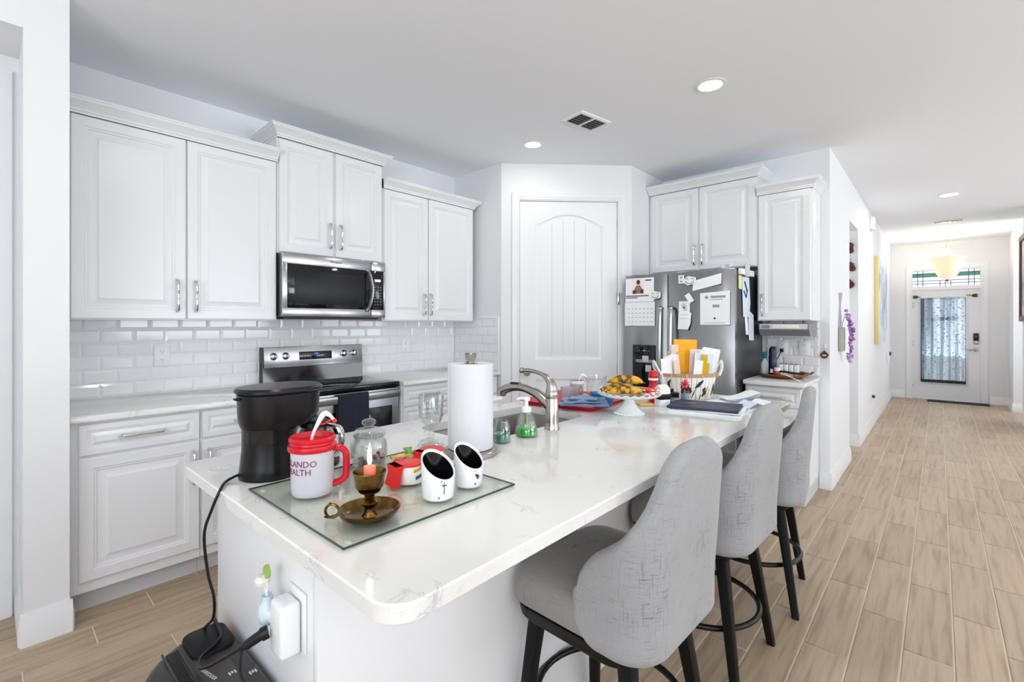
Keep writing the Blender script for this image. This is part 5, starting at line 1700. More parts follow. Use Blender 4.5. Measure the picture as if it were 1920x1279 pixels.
# small things in front of the basket
def jarx(name, label, cat, x, y, prof, m, cap=None, mc=None, group=None, seg=20):
    o = thing(name, label, cat, (x, y, CT), group)
    G().lathe(prof, x, y, CT, seg).build('body', m, o)
    if cap: G().lathe(cap, x, y, CT, seg).build('cap', mc, o)
    return o
o = jarx('sauce_bottle', 'small red bottle with a white band between the cake stand and the basket', 'bottle', 2.365, 1.125,
     [(.022, 0), (.024, .004), (.024, .085), (.020, .096), (.020, .118), (.022, .122)], 'red_plastic', [(.022, .126), (.025, .134), (.025, .152), (.018, .166), (0, .170)], 'red_plastic')
G().lathe([(.0225, .117), (.0262, .120), (.0262, .128), (.0225, .130)], 2.365, 1.125, CT, 20, ring=True).build('white_band', 'white_plastic', o)
o = thing('salt_carton', 'small white carton with a black band by the cake stand', 'box', (2.300, 1.045, CT))
SM = Matrix.Translation((2.300, 1.045, CT)) @ Matrix.Rotation(math.radians(-30), 4, 'Z')
G().box(-.030, .030, -.026, .026, 0, .088, .003).xf(SM).build('carton', 'paper', o)
G().box(-.0308, .0308, -.0268, .0268, .034, .062, .001).xf(SM).build('black_band', 'black_matte', o)
G().rings([[(-.030, -.026, .088), (.030, -.026, .088), (.030, .026, .088), (-.030, .026, .088)], [(-.024, -.002, .108), (.024, -.002, .108), (.024, .002, .108), (-.024, .002, .108)]]).xf(SM).build('gable_top', 'paper_warm', o)
for i, (x, y, h, lab) in enumerate(((2.385, 1.015, .062, 'small dark spice jar next to the white carton'), (2.44, .985, .098, 'dark spice jar in front of the painted basket flower'), (2.41, 1.055, .075, 'dark spice jar nearest the red bottle'))):
    o = jarx('spice_jar', lab, 'jar', x, y, [(.019, 0), (.021, .003), (.021, h * .68), (.018, h * .74)], 'black_gloss', [(.020, h * .75), (.021, h * .78), (.021, h * .97), (.018, h), (0, h)], 'black_plastic', 'spice jars by the basket')
    G().lathe([(.0212, h * .22), (.0216, h * .24), (.0216, h * .56), (.0212, h * .58)], x, y, CT, 20, ring=True).build('paper_label', 'print_grey', o)
o = thing('flower_figure', 'pink daisy on a little stand before the basket', 'ornament', (2.400, .972, CT))
G().lathe([(.016, 0), (.016, .006), (.003, .010), (.003, .085)], 2.400, .972, CT, 14).build('stand', 'grey_plastic', o)
DMn = Matrix.Translation((2.398, .970, CT + .105)) @ Matrix.Rotation(math.atan2(-f0.y, -f0.x), 4, 'Z') @ Matrix.Rotation(PI / 2, 4, 'Y')
for k in range(12):
    t = 2 * PI * k / 12
    G().tube([DMn @ Vector((.006 * math.cos(t), .006 * math.sin(t), 0)), DMn @ Vector((.016 * math.cos(t), .016 * math.sin(t), .002)), DMn @ Vector((.027 * math.cos(t), .027 * math.sin(t), 0))], [.002, .0042, .0015], 6).build('petal', 'candy_red' if k % 2 == 0 else 'wax_pink', o)
G().sphere(tuple(DMn @ Vector((0, 0, 0))), .007).build('flower_eye', 'leather_dark', o)
for i, (x, y, m, lab) in enumerate(((2.235, 1.105, 'gold', 'small gold box lying under the rim of the cake stand'), (2.262, 1.148, 'tan_paper', 'small tan box lying behind the gold box'))):
    tag(G().box(-.034, .034, -.017, .017, 0, .013, .002).xf(Matrix.Translation((x, y, CT + .0005)) @ Matrix.Rotation(math.radians(-42 + 12 * i), 4, 'Z')).build('match_box', m), lab, 'box', 'small boxes by the cake stand')
tag(G().tube([(2.29, 1.175, CT + .0045), (2.345, 1.075, CT + .0045)], .004, 8).build('pencil', 'red_bright'), 'thin red pencil lying by the small gold box', 'pencil')

# ------------------------------------------------------------------ folder and papers at the hall end
def flat(name, label, cat, x, y, w, d, z0, th, az, m, group=None, bev=.0012):
    o = G().box(-w / 2, w / 2, -d / 2, d / 2, 0, th, min(bev, th * .3), 1).xf(Matrix.Translation((x, y, z0)) @ Matrix.Rotation(math.radians(az), 4, 'Z')).build(name, m, smooth=False)
    return tag(o, label, cat, group)
GP = 'stacked papers under the navy folder'
flat('magazine', 'wide white magazine, lowest under the navy folder', 'magazine', 2.330, .830, .300, .315, CT, .006, 10, 'paper', GP)
flat('paper_pad', 'white pad under the navy folder, above the magazine', 'paper', 2.335, .835, .270, .315, CT + .0065, .005, 14, 'paper_blue', GP)
flat('paper_pad', 'thin white sheets directly under the navy folder', 'paper', 2.350, .825, .285, .300, CT + .012, .003, 6, 'paper', GP)
fo_ = thing('document_folder', 'closed navy folder on top of the white papers near the hall end', 'folder', (2.325, .838, CT + .0155))
FM = Matrix.Translation((2.322, .838, CT + .0155)) @ Matrix.Rotation(math.radians(11), 4, 'Z')
G().box(-.118, .118, -.155, .155, 0, .0022, .0006, 1).xf(FM).build('back_cover', 'navy_folder', fo_, smooth=False)
G().box(-.112, .114, -.152, .150, .0024, .0075, .0006, 1).xf(FM).build('inner_pages', 'paper', fo_, smooth=False)
G().box(-.118, .118, -.155, .155, .0078, .0102, .0007, 1).xf(FM).build('front_cover', 'navy_folder', fo_, smooth=False)
G().box(-.120, -.114, -.155, .155, 0, .0102, .001, 1).xf(FM).build('spine', 'navy_folder', fo_, smooth=False)
g = G()
for i in range(3):
    g.box(.010 + i * .012, .014 + i * .012, .045, .115 - i * .012, .0102, .0104)
g.xf(FM).build('print', 'print_grey', fo_, smooth=False)
GL = 'loose papers at the end of the island'
flat('paper_sheet', 'large white sheet lying flat at the far end of the island worktop', 'paper', 2.60, .79, .30, .27, CT, .0025, -6, 'paper', GL)
def fan(label, k, az, m):
    # a sheet whose far end curls up over the ones beneath it
    R_ = Matrix.Translation((2.715, .800, CT + .0030 + .0022 * k)) @ Matrix.Rotation(math.radians(az), 4, 'Z')
    rings = []
    n = 10
    for i in range(n + 1):
        t = i / n
        z = (.010 + .006 * k) * (1 - t) ** 2
        rings.append([tuple(R_ @ Vector((.085 - .17 * t, s_, z + q))) for s_, q in ((-.06, 0), (.06, 0), (.06, .0009), (-.06, .0009))])
    return tag(G().rings(rings).build('paper_sheet', m, smooth=False), label, 'paper', GL)
for i in range(6):
    fan(('lowest sheet of the curled papers at the end of the island', 'second sheet of the curled papers at the end of the island', 'third sheet of the curled papers at the end of the island', 'fourth sheet of the curled papers at the end of the island', 'fifth sheet of the curled papers at the end of the island', 'top sheet of the curled papers at the end of the island')[i], i, -52 + 5 * ((i * 2) % 5), ('paper', 'paper_blue', 'light_grey')[i % 3] if i < 5 else 'paper')
for i, (x, y, az) in enumerate(((2.520, .690, 20), (2.612, .655, 34))):
    pts = [(-.055, 0), (-.03, .014), (0, .026), (.03, .016), (.055, .004)]
    R_ = Matrix.Translation((x, y, CT + .004)) @ Matrix.Rotation(math.radians(az - 50), 4, 'Z')
    g = G().rings([[tuple(R_ @ Vector((a, s, z + q))) for s, q in ((-.042, 0), (.042, .006), (.042, .008), (-.042, .002))] for a, z in pts])
    tag(g.build('crumpled_envelope', 'paper' if i else 'paper_blue', angle=70), ('bent envelope next to the navy folder', 'bent white envelope at the stool edge of the island end')[i], 'envelope', GL)

# ------------------------------------------------------------------ bar stools
def make_stool():
    o = thing('bar_stool', 'x', 'stool', (0, 0, 0), 'grey linen bar stools along the island')
    # local: the sitter faces +y, back at -y
    HW = .238
    zs0, zs1 = .512, .606
    # seat frame
    def rr(w, y0, y1, z, r): return [(x, y, z) for x, y in rrect(-w, w, y0, y1, r, 6)]
    G().rings([rr(.205, -.185, .180, .462, .07), rr(.222, -.20, .194, .480, .075), rr(.230, -.205, .200, .514, .08), rr(.22, -.20, .19, .516, .08)]).build('seat_frame', 'black_matte', o)
    def cush(w, y0, y1, z, r): return rr(w, y0, y1, z, r)
    G().rings([cush(.222, -.19, .194, .516, .07), cush(.234, -.20, .203, .524, .075), cush(.236, -.20, .206, .560, .075), cush(.232, -.20, .202, .592, .075), cush(.215, -.18, .188, .610, .07), cush(.16, -.13, .15, .622, .05), cush(.07, -.05, .08, .626, .03)]).build('seat', 'linen_seat', o, angle=70)
    # wrap-around back shell
    path = []
    RR = .105
    yb, yf = -.262, -.058
    for i in range(12): path.append((-HW, yf + (yb + RR - yf) * (i / 12) ** 1.5))
    for i in range(15):
        a = PI + PI / 2 * i / 14
        path.append((-HW + RR + RR * math.cos(a), yb + RR + RR * math.sin(a)))
    for i in range(1, 7): path.append((-HW + RR + (2 * HW - 2 * RR) * i / 7, yb))
    n0 = len(path)
    for i in range(15):
        a = 1.5 * PI + PI / 2 * i / 14
        path.append((HW - RR + RR * math.cos(a), yb + RR + RR * math.sin(a)))
    for i in range(11, -1, -1): path.append((HW, yf + (yb + RR - yf) * (i / 12) ** 1.5))
    L = [0]
    for a, b in zip(path, path[1:]):
        L.append(L[-1] + math.hypot(b[0] - a[0], b[1] - a[1]))
    tot = L[-1]
    TH = .052
    TOP = [(0, .655), (.006, .688), (.022, .720), (.045, .745), (.080, .773), (.115, .803), (.150, .846), (.176, .892), (.192, .938), (.201, .978), (.205, .996)]
    def normal(i):
        a = Vector(path[max(0, i - 1)]); b = Vector(path[min(len(path) - 1, i + 1)])
        d = (b - a).normalized()
        return Vector((-d.y, d.x))          # towards the inside
    rings = []
    nz = 12
    for i, pnt in enumerate(path):
        e = min(L[i], tot - L[i])           # distance from the wing's end
        drop = yf - pnt[1]
        ztop = .998
        for (d0, z0_), (d1, z1_) in zip(TOP, TOP[1:]):
            if d0 <= drop <= d1 + 1e-9:
                q_ = (drop - d0) / (d1 - d0)
                ztop = z0_ + (z1_ - z0_) * q_
        if abs(drop - (yf - yb)) < 1e-4:
            ztop = .996 + .030 * min(1, (HW - RR - abs(pnt[0])) / .07 * 1.0) ** .5 if abs(pnt[0]) < HW - RR else .996
        zbot = .497 + .0 * e
        if e < .05: zbot += .045 * (1 - e / .05) ** 2
        n = normal(i)
        # outward lean of the back towards its top; it applies where the shell is high
        back = max(0.0, min(1.0, (-(pnt[1]) - .10) / .15))
        th = TH * (1 if e > .03 else (.55 + .45 * e / .03))
        ring = []
        def P(u, z):
            lean = .030 * back * max(0, (z - .62) / .37)
            taper = 1 - .06 * max(0, (z - .70) / .29)
            q = Vector(pnt) + n * u
            return (q.x * taper, q.y - lean, z)
        tr_ = th / 2
        # outer side up, rounded top, inner side down, rounded bottom
        for k in range(nz + 1):
            ring.append(P(0.0, zbot + tr_ + (ztop - zbot - 2 * tr_) * k / nz))
        for a in (30, 60, 90, 120, 150):
            ring.append(P(tr_ - tr_ * math.cos(math.radians(a)), ztop - tr_ + tr_ * math.sin(math.radians(a))))
        for k in range(nz + 1):
            ring.append(P(th, ztop - tr_ - (ztop - zbot - 2 * tr_) * k / nz))
        for a in (30, 60, 90, 120, 150):
            ring.append(P(tr_ + tr_ * math.cos(math.radians(a)), zbot + tr_ - tr_ * math.sin(math.radians(a))))
        rings.append(ring)
    # rounded caps at the wing ends
    def capring(ring, pnt_shift):
        c = sum((Vector(p) for p in ring), Vector()) / len(ring)
        return [tuple(c + (Vector(p) - c) * .72 + Vector((0, pnt_shift, 0))) for p in ring]
    rings = [capring(rings[0], .014)] + rings + [capring(rings[-1], .014)]
    G().rings(rings).build('backrest', 'linen_grey', o, angle=80, origin=(0, 0, .497))
    for sx in (-1, 1):
        for sy in (-1, 1):
            top = Vector((sx * .150, sy * .150 - .005, .474)); bot = Vector((sx * .205, sy * .205 - .020, 0))
            d = (bot - top).normalized()
            ax = Vector((1, 0, 0)); ay = Vector((0, 1, 0))
            R_ = []
            for p, w in ((top, .0195), (bot, .0130)):
                R_.append([p + ax * a * w + ay * b * w for a, b in ((-1, -1), (-.6, -1.12), (.6, -1.12), (1, -1), (1.12, -.6), (1.12, .6), (1, 1), (.6, 1.12), (-.6, 1.12), (-1, 1), (-1.12, .6), (-1.12, -.6))])
            G().rings(R_).build('leg', 'black_matte', o, angle=30)
    # foot ring lies inside the splayed legs
    G().tube([(.222 * math.cos(2 * PI * i / 40), -.010 + .222 * math.sin(2 * PI * i / 40), .205) for i in range(40)], .0105, 10, closed=True).build('foot_ring', 'black_satin', o)
    return o
stool = make_stool()
spots = [(1.262, .748, -2, 'grey linen bar stool under the glass board end of the island worktop'),
         (1.985, .750, -2, 'grey linen bar stool in the middle of the three at the island'),
         (2.622, .730, 7, 'grey linen bar stool at the far island end, nearest the hall')]
for i, (x, y, a, lab) in enumerate(spots):
    s = stool if i == 0 else copy_tree(stool)
    s.location = (x, y, 0); s.rotation_euler = (0, 0, math.radians(a)); s['label'] = lab

# ------------------------------------------------------------------ outlet, night light and shredder at the island end
EX = BX0
OM = frame((EX - .0005, 1.050, .684), (0, -1), (1, 0))
o = outlet('white outlet plate on the island end panel holding the adapter', OM, .082, .130)
ad = thing('plug_adapter', 'chunky white multi-plug adapter on the island end outlet', 'adapter', (EX - .03, 1.055, .625))
G().box(-.030, .034, -.052, -.009, -.062, .052, .010, 3).xf(OM).build('body', 'white_plastic', ad)
G().box(-.0306, -.0300, -.036, -.022, .010, .014).box(-.0306, -.0300, -.036, -.022, .024, .028).xf(OM).build('slot', 'print_dark', ad)
nl = thing('night_light', 'pale blue vase-shaped night light with a white bulb and green leaf plugged into the adapter', 'night light', (EX - .05, 1.120, .66))
nx, ny, nz_ = EX - .040, 1.120, .655
G().lathe([(.006, 0), (.016, .008), (.021, .026), (.018, .044), (.011, .058), (.013, .068), (.012, .068), (.009, .058), (0, .055)], nx, ny, nz_, 24).build('vase', 'pale_blue', nl)
G().box(nx - .008, nx + .008, 1.083, ny, nz_ + .020, nz_ + .040, .003).build('plug_block', 'white_plastic', nl)
G().tube(smooth_path([(nx, ny, nz_ + .055), (nx - .002, ny + .006, nz_ + .075), (nx - .004, ny + .016, nz_ + .090)], 4), .0018, 6).tube(smooth_path([(nx, ny, nz_ + .055), (nx, ny + .002, nz_ + .085), (nx, ny + .004, nz_ + .112)], 4), .0018, 6).build('stem', 'white_plastic', nl)
G().lathe([(.006, 0), (.015, .004), (.017, .012), (.012, .022), (0, .026)], nx - .004, ny + .018, nz_ + .084, 18).build('mushroom_bulb', 'pink_white', nl)
G().rings([[(nx + .004 * a, ny + .004 + w, nz_ + .104 + h) for a in (-1, 1)] + [(nx + .004, ny + .004 - w, nz_ + .104 + h), (nx - .004, ny + .004 - w, nz_ + .104 + h)] for w, h in ((.004, 0), (.013, .008), (.014, .016), (.006, .026), (.001, .030))]).build('leaf', 'leaf_green', nl, angle=60)
G().lathe([(.004, 0), (.006, .004), (.004, .010), (0, .012)], nx - .002, ny + .011, nz_ + .098, 10).build('bud', 'white_plastic', nl)

sh = thing('paper_shredder', 'black paper shredder on the floor against the island end panel', 'shredder', (.34, 1.28, 0))
def shout(k, z, y0=1.03, y1=1.525):
    P = []
    n = 28
    for i in range(n + 1):
        t = i / n
        yy = y0 + (y1 - y0) * t
        e = abs(2 * t - 1)
        P.append((.452 - .228 * (1 - e ** 2.6) ** .62, yy))
    P = [(p[0], p[1]) for p in P]
    P[0] = (.40, y0); P[-1] = (.40, y1)
    P += [(.425, y1 + .002), (.446, y1 - .012), (.452, y1 - .035), (.452, y0 + .035), (.446, y0 + .012), (.425, y0 - .002)]
    c = Vector((.345, (y0 + y1) / 2))
    return [(c.x + (p[0] - c.x) * k, c.y + (p[1] - c.y) * k, z) for p in P]
G().rings([shout(.84, .010), shout(.86, .0), shout(.90, .20), shout(.94, .385)]).build('bin', 'shredder_black', sh)
hd_ = G().rings([shout(.96, .387), shout(1.0, .40), shout(1.0, .455), shout(.985, .476), shout(.94, .490), shout(.86, .496), shout(.4, .498)]).build('head', 'shredder_black', sh, angle=50)
G().box(.300, .322, 1.17, 1.44, .4965, .4990, .001).build('feed_slot', 'black_matte', hd_)
G().box(.292, .297, 1.16, 1.45, .4965, .5005, .0012).box(.325, .330, 1.16, 1.45, .4965, .5005, .0012).build('slot_lip', 'shredder_black', hd_)
G().prism(rrect(.340, .440, 1.36, 1.49, .03, 5), .492, .505, .004).build('control_hump', 'black_matte', hd_)
G().prism(rrect(.336, .405, 1.06, 1.345, .02, 5), .494, .4995, .0015).build('control_deck', 'shredder_brown', hd_)
LT = Matrix.Translation((.318, 1.335, .4997)) @ Matrix.Rotation(math.radians(-90), 4, 'Z')
text_part('lettering', 'SHREDDER', .0125, 'light_grey', hd_, Matrix.Translation((.352, 1.285, .4997)) @ Matrix.Rotation(math.radians(-78), 4, 'Z'))
g = G()
for i, (x, y) in enumerate(((.356, 1.215), (.380, 1.17), (.390, 1.25), (.425, 1.22), (.282, 1.14), (.365, 1.10))):
    s = .006
    for k in range(3):
        g.box(x - s + k * s, x - s * .4 + k * s, y - s + (k % 2) * s * .6, y + s, .4997 if x < .4 else .4965, .5003 if x < .4 else .4985)
g.build('icon_print', 'light_grey', hd_)
pc = thing('power_plug', 'black plug and cord from the adapter to the paper shredder', 'cord', (EX - .08, 1.085, .5))
px0, py0, pz0 = EX - .056, 1.074, .668
G().tube([(px0, py0, pz0), (px0 - .012, py0 + .004, pz0 - .003), (px0 - .014, py0 + .004, pz0 - .0035), (px0 - .036, py0 + .014, pz0 - .016), (px0 - .05, py0 + .022, pz0 - .024)], [.014, .014, .011, .010, .005], 10).build('plug', 'black_plastic', pc)
G().tube(smooth_path([(px0 - .048, py0 + .021, pz0 - .023), (px0 - .075, py0 + .06, pz0 - .052), (px0 - .085, 1.19, .580), (px0 - .075, 1.28, .530), (px0 - .055, 1.345, .512), (px0 - .02, 1.375, .5098), (px0 + .004, 1.40, .5098), (px0 + .012, 1.44, .5095), (px0 + .02, 1.50, .5095), (px0 + .03, 1.54, .49), (px0 + .038, 1.548, .30), (px0 + .038, 1.545, .012)], 6), .0034, 8).build('cable', 'black_plastic', pc)
g = G().tube(smooth_path([(px0 - .046, py0 + .018, pz0 - .026), (px0 - .050, py0 + .012, pz0 - .07), (px0 - .040, 1.075, .57), (px0 - .03, 1.07, .52), (px0 - .025, 1.00, .45), (px0 - .02, .975, .30), (px0 + .0, .972, .10), (px0 + .0, .96, .012)], 6), .0028, 8)
g.build('cable', 'black_plastic', pc)

# ------------------------------------------------------------------ ceiling fixtures
def downlight(x, y, r, label, power=None):
    o = thing('recessed_light', label, 'ceiling light', (x, y, CEIL - .006), 'recessed ceiling lights')
    G().lathe([(r, -.0005), (r + .022, -.001), (r + .022, -.004), (r + .006, -.008), (r, -.006)], x, y, CEIL, 40, ring=True).build('trim_ring', 'white_plastic', o)
    G().lathe([(0, -.0045), (r, -.0045), (r, -.002), (0, -.002)], x, y, CEIL, 36).build('lens', 'bulb', o)
    area_light('downlight_beam', (x, y, CEIL - .012), (2 * r,), (0, 0, -1), power or LIGHT_W, (1, .985, .96), 'DISK')
downlight(2.865, 1.004, .066, 'glowing round recessed ceiling light over the far end of the island')
downlight(2.88, 2.375, .060, 'glowing round recessed ceiling light in front of the pantry door', 1.6)
downlight(7.04, -.08, .075, 'glowing round recessed ceiling light in the entry hall', 10)
downlight(0.75, 1.05, .066, 'recessed ceiling light over the near end of the island, above the view')
def vent(label, x, y, lx, ly, rot, n=6, dark='vent_dark'):
    o = thing('ceiling_vent', label, 'vent', (x, y, CEIL - .012))
    M = Matrix.Translation((x, y, CEIL)) @ Matrix.Rotation(rot, 4, 'Z')
    G().box(-lx / 2 + .02, lx / 2 - .02, -ly / 2 + .02, ly / 2 - .02, -.004, -.0008).xf(M).build('duct', dark, o)
    def rc(i, z): return [(x_, y_, z) for x_, y_ in ((-lx / 2 + i, -ly / 2 + i), (lx / 2 - i, -ly / 2 + i), (lx / 2 - i, ly / 2 - i), (-lx / 2 + i, ly / 2 - i))]
    G().rings([rc(0, -.0005), rc(.003, -.006), rc(.018, -.012), rc(.026, -.011), rc(.026, -.0005)], cap0=False, cap1=False).xf(M).build('frame', 'white_plastic', o, angle=20)
    G().box(-.006, .006, -ly / 2 + .024, ly / 2 - .024, -.014, -.004).xf(M).build('center_bar', 'white_plastic', o)
    for i in range(n):
        yy = -ly / 2 + .036 + (ly - .072) * i / (n - 1)
        for s in (-1, 1):
            G().box(.008 if s > 0 else -lx / 2 + .026, lx / 2 - .026 if s > 0 else -.008, -.007, .007, -.0012, .0012).xf(M @ Matrix.Translation((0, yy, -.0085)) @ Matrix.Rotation(.7, 4, 'X')).build('slat', 'grey_plastic', o, smooth=False)
vent('white ceiling vent with dark louvers over the kitchen', 2.795, 1.825, .30, .20, math.radians(-10))
vent('small white ceiling vent in the hall before the pendant', 8.83, -.09, .20, .34, 0.0, 7)

# ------------------------------------------------------------------ things in the hall
# purple flower pocket on the hall corner wall
o = thing('wall_pocket', 'grey fabric wall pocket with purple silk flowers at the hall corner', 'wall decoration', (5.02, .645, 1.1))
G().box(4.93, 5.10, .618, .6495, 1.09, 1.30, .008).build('pocket', 'grey_cloth', o)
G().rings([[(4.94, .640, 1.30), (5.08, .640, 1.30), (5.08, .6495, 1.30), (4.94, .6495, 1.30)], [(4.985, .642, 1.50), (5.03, .642, 1.50), (5.03, .6495, 1.50), (4.985, .6495, 1.50)], [(4.98, .630, 1.60), (5.04, .630, 1.60), (5.04, .6495, 1.60), (4.98, .6495, 1.60)]]).build('hanging_band', 'silver_ribbon', o)
random.seed(5)
for k in range(46):
    t = k / 45
    x = 5.02 + .10 * t + random.uniform(-.05, .05)
    y = .600 - .03 * math.sin(PI * t) + random.uniform(-.02, .012)
    z = 1.43 - .43 * t + random.uniform(-.02, .02)
    q = Euler((random.uniform(0, 3), random.uniform(0, 3), random.uniform(0, 3))).to_matrix().to_4x4()
    G().lathe([(.003, -.006), (.010, 0), (.019, .006), (.015, .006), (.004, 0)], 0, 0, 0, 5).xf(Matrix.Translation((x, y, z)) @ q).build('blossom', random.choice(('mauve', 'violet', 'mauve')), o, smooth=False)
G().tube(smooth_path([(5.00, .632, 1.30), (5.02, .607, 1.41), (5.05, .592, 1.36), (5.09, .582, 1.20), (5.12, .592, 1.02)], 6), .003, 6).build('stem', 'leaf_green', o)
# dark red ornaments hanging on the corridor wall
for i, (y, z, s, lab) in enumerate(((.735, 2.16, .055, 'uppermost dark red ornament hanging in the corridor opening'), (.715, 1.95, .045, 'middle dark ornament hanging in the corridor opening'), (.735, 1.77, .048, 'lowest dark red ornament hanging in the corridor opening'))):
    o = thing('corridor_ornament', lab, 'ornament', (6.28, y, z), 'ornaments in the corridor opening')
    G().rings([[(6.26 + .012 * math.cos(t) * 0 + (.0 if q == 0 else .048), y + s * (1 + .25 * math.cos(3 * t + i)) * math.cos(t), z + s * 1.1 * (1 + .2 * math.sin(2 * t)) * math.sin(t)) for t in [2 * PI * j / 16 for j in range(16)]] for q in (0, 1)]).build('plaque', 'maroon' if i != 1 else 'leather_dark', o, angle=30)
    G().sphere((6.252, y - .01, z + .01), s * .42).build('boss', 'leather_dark', o)
    G().tube([(6.30, y, z + s), (6.305, y, z + s + .05)], .002, 6).build('hanger', 'twig', o)
# canvas
o = thing('canvas_painting', 'tall abstract blue and white canvas with gold sides on the hall wall', 'painting', (8.65, .63, 1.07))
G().box(8.0, 9.30, .602, .6495, 1.07, 2.24, .002).build('stretcher', 'gold', o)
G().box(8.004, 9.296, .5985, .602, 1.074, 2.236).build('painted_face', 'abstract_paint', o)
# door chime
o = thing('door_chime', 'white door chime box high on the hall wall', 'chime', (7.54, .63, 2.55))
G().box(7.44, 7.62, .600, .6495, 2.52, 2.68, .010, 3).build('cover', 'white_plastic', o)
g = G()
for i in range(4):
    g.box(7.48 + .03 * i, 7.49 + .03 * i, .5985, .601, 2.545, 2.59)
g.build('sound_slot', 'light_grey', o)
# low outlet with plug in the hall, and thermostat-like fitting by the door
def hallbox(name, label, cat, x0, x1, z0, z1, m, d=.02):
    o = thing(name, label, cat, ((x0 + x1) / 2, .64, z0))
    G().box(x0, x1, .6495 - d, .6495, z0, z1, .004).build('plate', m, o)
    return o
o = hallbox('hall_outlet', 'white outlet plate low on the hall wall with a dark plug', 'outlet', 7.40, 7.49, .34, .46, 'white_plastic', .008)
G().box(7.61, 7.65, .61, .6495, .375, .415, .010).build('plug_in_freshener', 'leather_dark', o)
G().box(7.585, 7.675, .6415, .6495, .34, .46, .003).build('side_plate', 'white_plastic', o)
o = hallbox('entry_fitting', 'small white plug-in with a brown top near the front door', 'plug-in', 10.05, 10.20, .66, .86, 'white_plastic', .03)
G().box(10.09, 10.17, .595, .635, .80, .86, .012).build('cap', 'leather_dark', o)

# front door (door_4): frame, slab, glass, transom
DX = 11.08
g = G()
for a, b, c, d in ((-.545, -.510, 0, 2.30), (.355, .385, 0, 2.30), (-.51, .355, 1.925, 1.985), (-.51, .355, 2.262, 2.30)):
    g.box(DX + .0, DX + .12, a, b, c, d)
struct('trim_8', g, 'trim')
casing('trim_9', frame((DX, .355, 0), (0, -1), (1, 0)), -.004, .875, 2.275, w=.085, d=.018)
YL, YR = .352, -.507
g = G()
GY0, GY1, GZ0, GZ1 = -.335, .205, .30, 1.765
for a, b, c, d in ((YR, GY0, .012, 1.922), (GY1, YL, .012, 1.922), (GY0, GY1, .012, GZ0), (GY0, GY1, GZ1, 1.922)):
    g.box(DX + .03, DX + .075, a, b, c, d)
door_4 = struct('door_4', g, 'trim')
G().box(DX + .048, DX + .056, GY0, GY1, GZ0, GZ1).build('pane', 'glass', door_4)
g = G()
for a, b, c, d in ((GY0 - .03, GY0 + .008, GZ0 - .03, GZ1 + .03), (GY1 - .008, GY1 + .03, GZ0 - .03, GZ1 + .03), (GY0, GY1, GZ0 - .03, GZ0 + .008), (GY0, GY1, GZ1 - .008, GZ1 + .03)):
    g.box(DX + .020, DX + .034, a, b, c, d, .004)
g.build('glass_frame', 'trim', door_4)
for z in (.25, .98, 1.66):
    G().box(DX + .022, DX + .036, YL - .006, YL + .012, z - .05, z + .05, .002).build('hinge', 'nickel', door_4)
lv = G().lathe([(.03, 0), (.03, .008), (.014, .012), (.012, .045)], 0, 0, 0, 20).xf(Matrix.Translation((DX + .03, -.455, .895)) @ Matrix.Rotation(-PI / 2, 4, 'Y')).build('lever_rose', 'nickel', door_4)
G().tube(smooth_path([(DX - .012, -.455, .895), (DX - .018, -.42, .897), (DX - .014, -.37, .888), (DX - .012, -.33, .886)], 4), .009, 8).build('lever', 'nickel', door_4)
kp = G().box(DX + .002, DX + .03, -.492, -.425, 1.045, 1.17, .008).build('lock_keypad', 'black_gloss', door_4)
G().box(DX + .004, DX + .03, -.487, -.430, .985, 1.045, .008).build('lock_body', 'nickel', door_4)
# transom with leaded panes
w4 = struct('window_3', G().box(DX + .045, DX + .052, -.51, .355, 1.985, 2.262), 'glass')
g = G()
for z in (2.035, 2.085, 2.155, 2.215):
    g.box(DX + .040, DX + .057, -.51, .355, z - .004, z + .004)
for y in (-.44, -.37, .285, .215):
    g.box(DX + .040, DX + .057, y - .004, y + .004, 1.985, 2.262)
for y in (-.15, -.08, -.01):
    g.box(DX + .040, DX + .057, y - .004, y + .004, 1.985, 2.085)
g.build('leading', 'lead', w4)
for y in (-.405, .25):
    for z in (2.06, 2.185):
        G().box(DX + .041, DX + .056, y - .030, y + .030, z - .022, z + .022).build('square_pane', 'glass_thick', w4)
G().box(DX + .042, DX + .055, -.51, .355, 2.160, 2.211).build('green_pane', 'glass_green', w4)
# rod and curtain on the door
o = thing('curtain_rod', 'black curtain rod with leaf finials across the front door', 'curtain rod', (DX - .03, -.07, 1.80))
G().tube([(DX - .025, .265, 1.800), (DX - .025, -.395, 1.815)], .006, 8).build('rod', 'iron', o)
for y, s in ((.27, 1), (-.40, -1)):
    for k in range(4):
        a = -.6 + .4 * k
        G().tube([(DX - .025, y, 1.803), (DX - .025, y + s * .035 * math.cos(a), 1.803 + .03 * math.sin(a)), (DX - .025, y + s * .085 * math.cos(a * .5), 1.803 + .035 * math.sin(a * 1.2))], [.005, .011, .003], 6).build('finial_leaf', 'iron', o)
    G().tube([(DX - .025, y - s * .02, 1.805), (DX + .031, y - s * .02, 1.805)], .005, 6).build('bracket', 'iron', o)
cu = thing('door_curtain', 'sheer curtain with birch trunk print hanging on the front door', 'curtain', (DX - .022, -.07, .31))
NX = 72
rows = [(1.775, .5), (1.70, .8), (1.3, 1.0), (.8, 1.0), (.40, 1.0), (.305, 1.0)]
def cx_(i, am): return DX - .022 + .011 * am * math.sin(i * .62) + .005 * am * math.sin(i * .23 + 1)
def cyy(i): return .245 - (.245 + .335) * i / NX
rings = [[(cx_(i, am), cyy(i), z) for i in range(NX + 1)] for z, am in rows]
g = G()
bmv = [[g.bm.verts.new(p) for p in r] for r in rings]
for a, b in zip(bmv, bmv[1:]):
    for i in range(NX):
        g.bm.faces.new((a[i], a[i + 1], b[i + 1], b[i]))
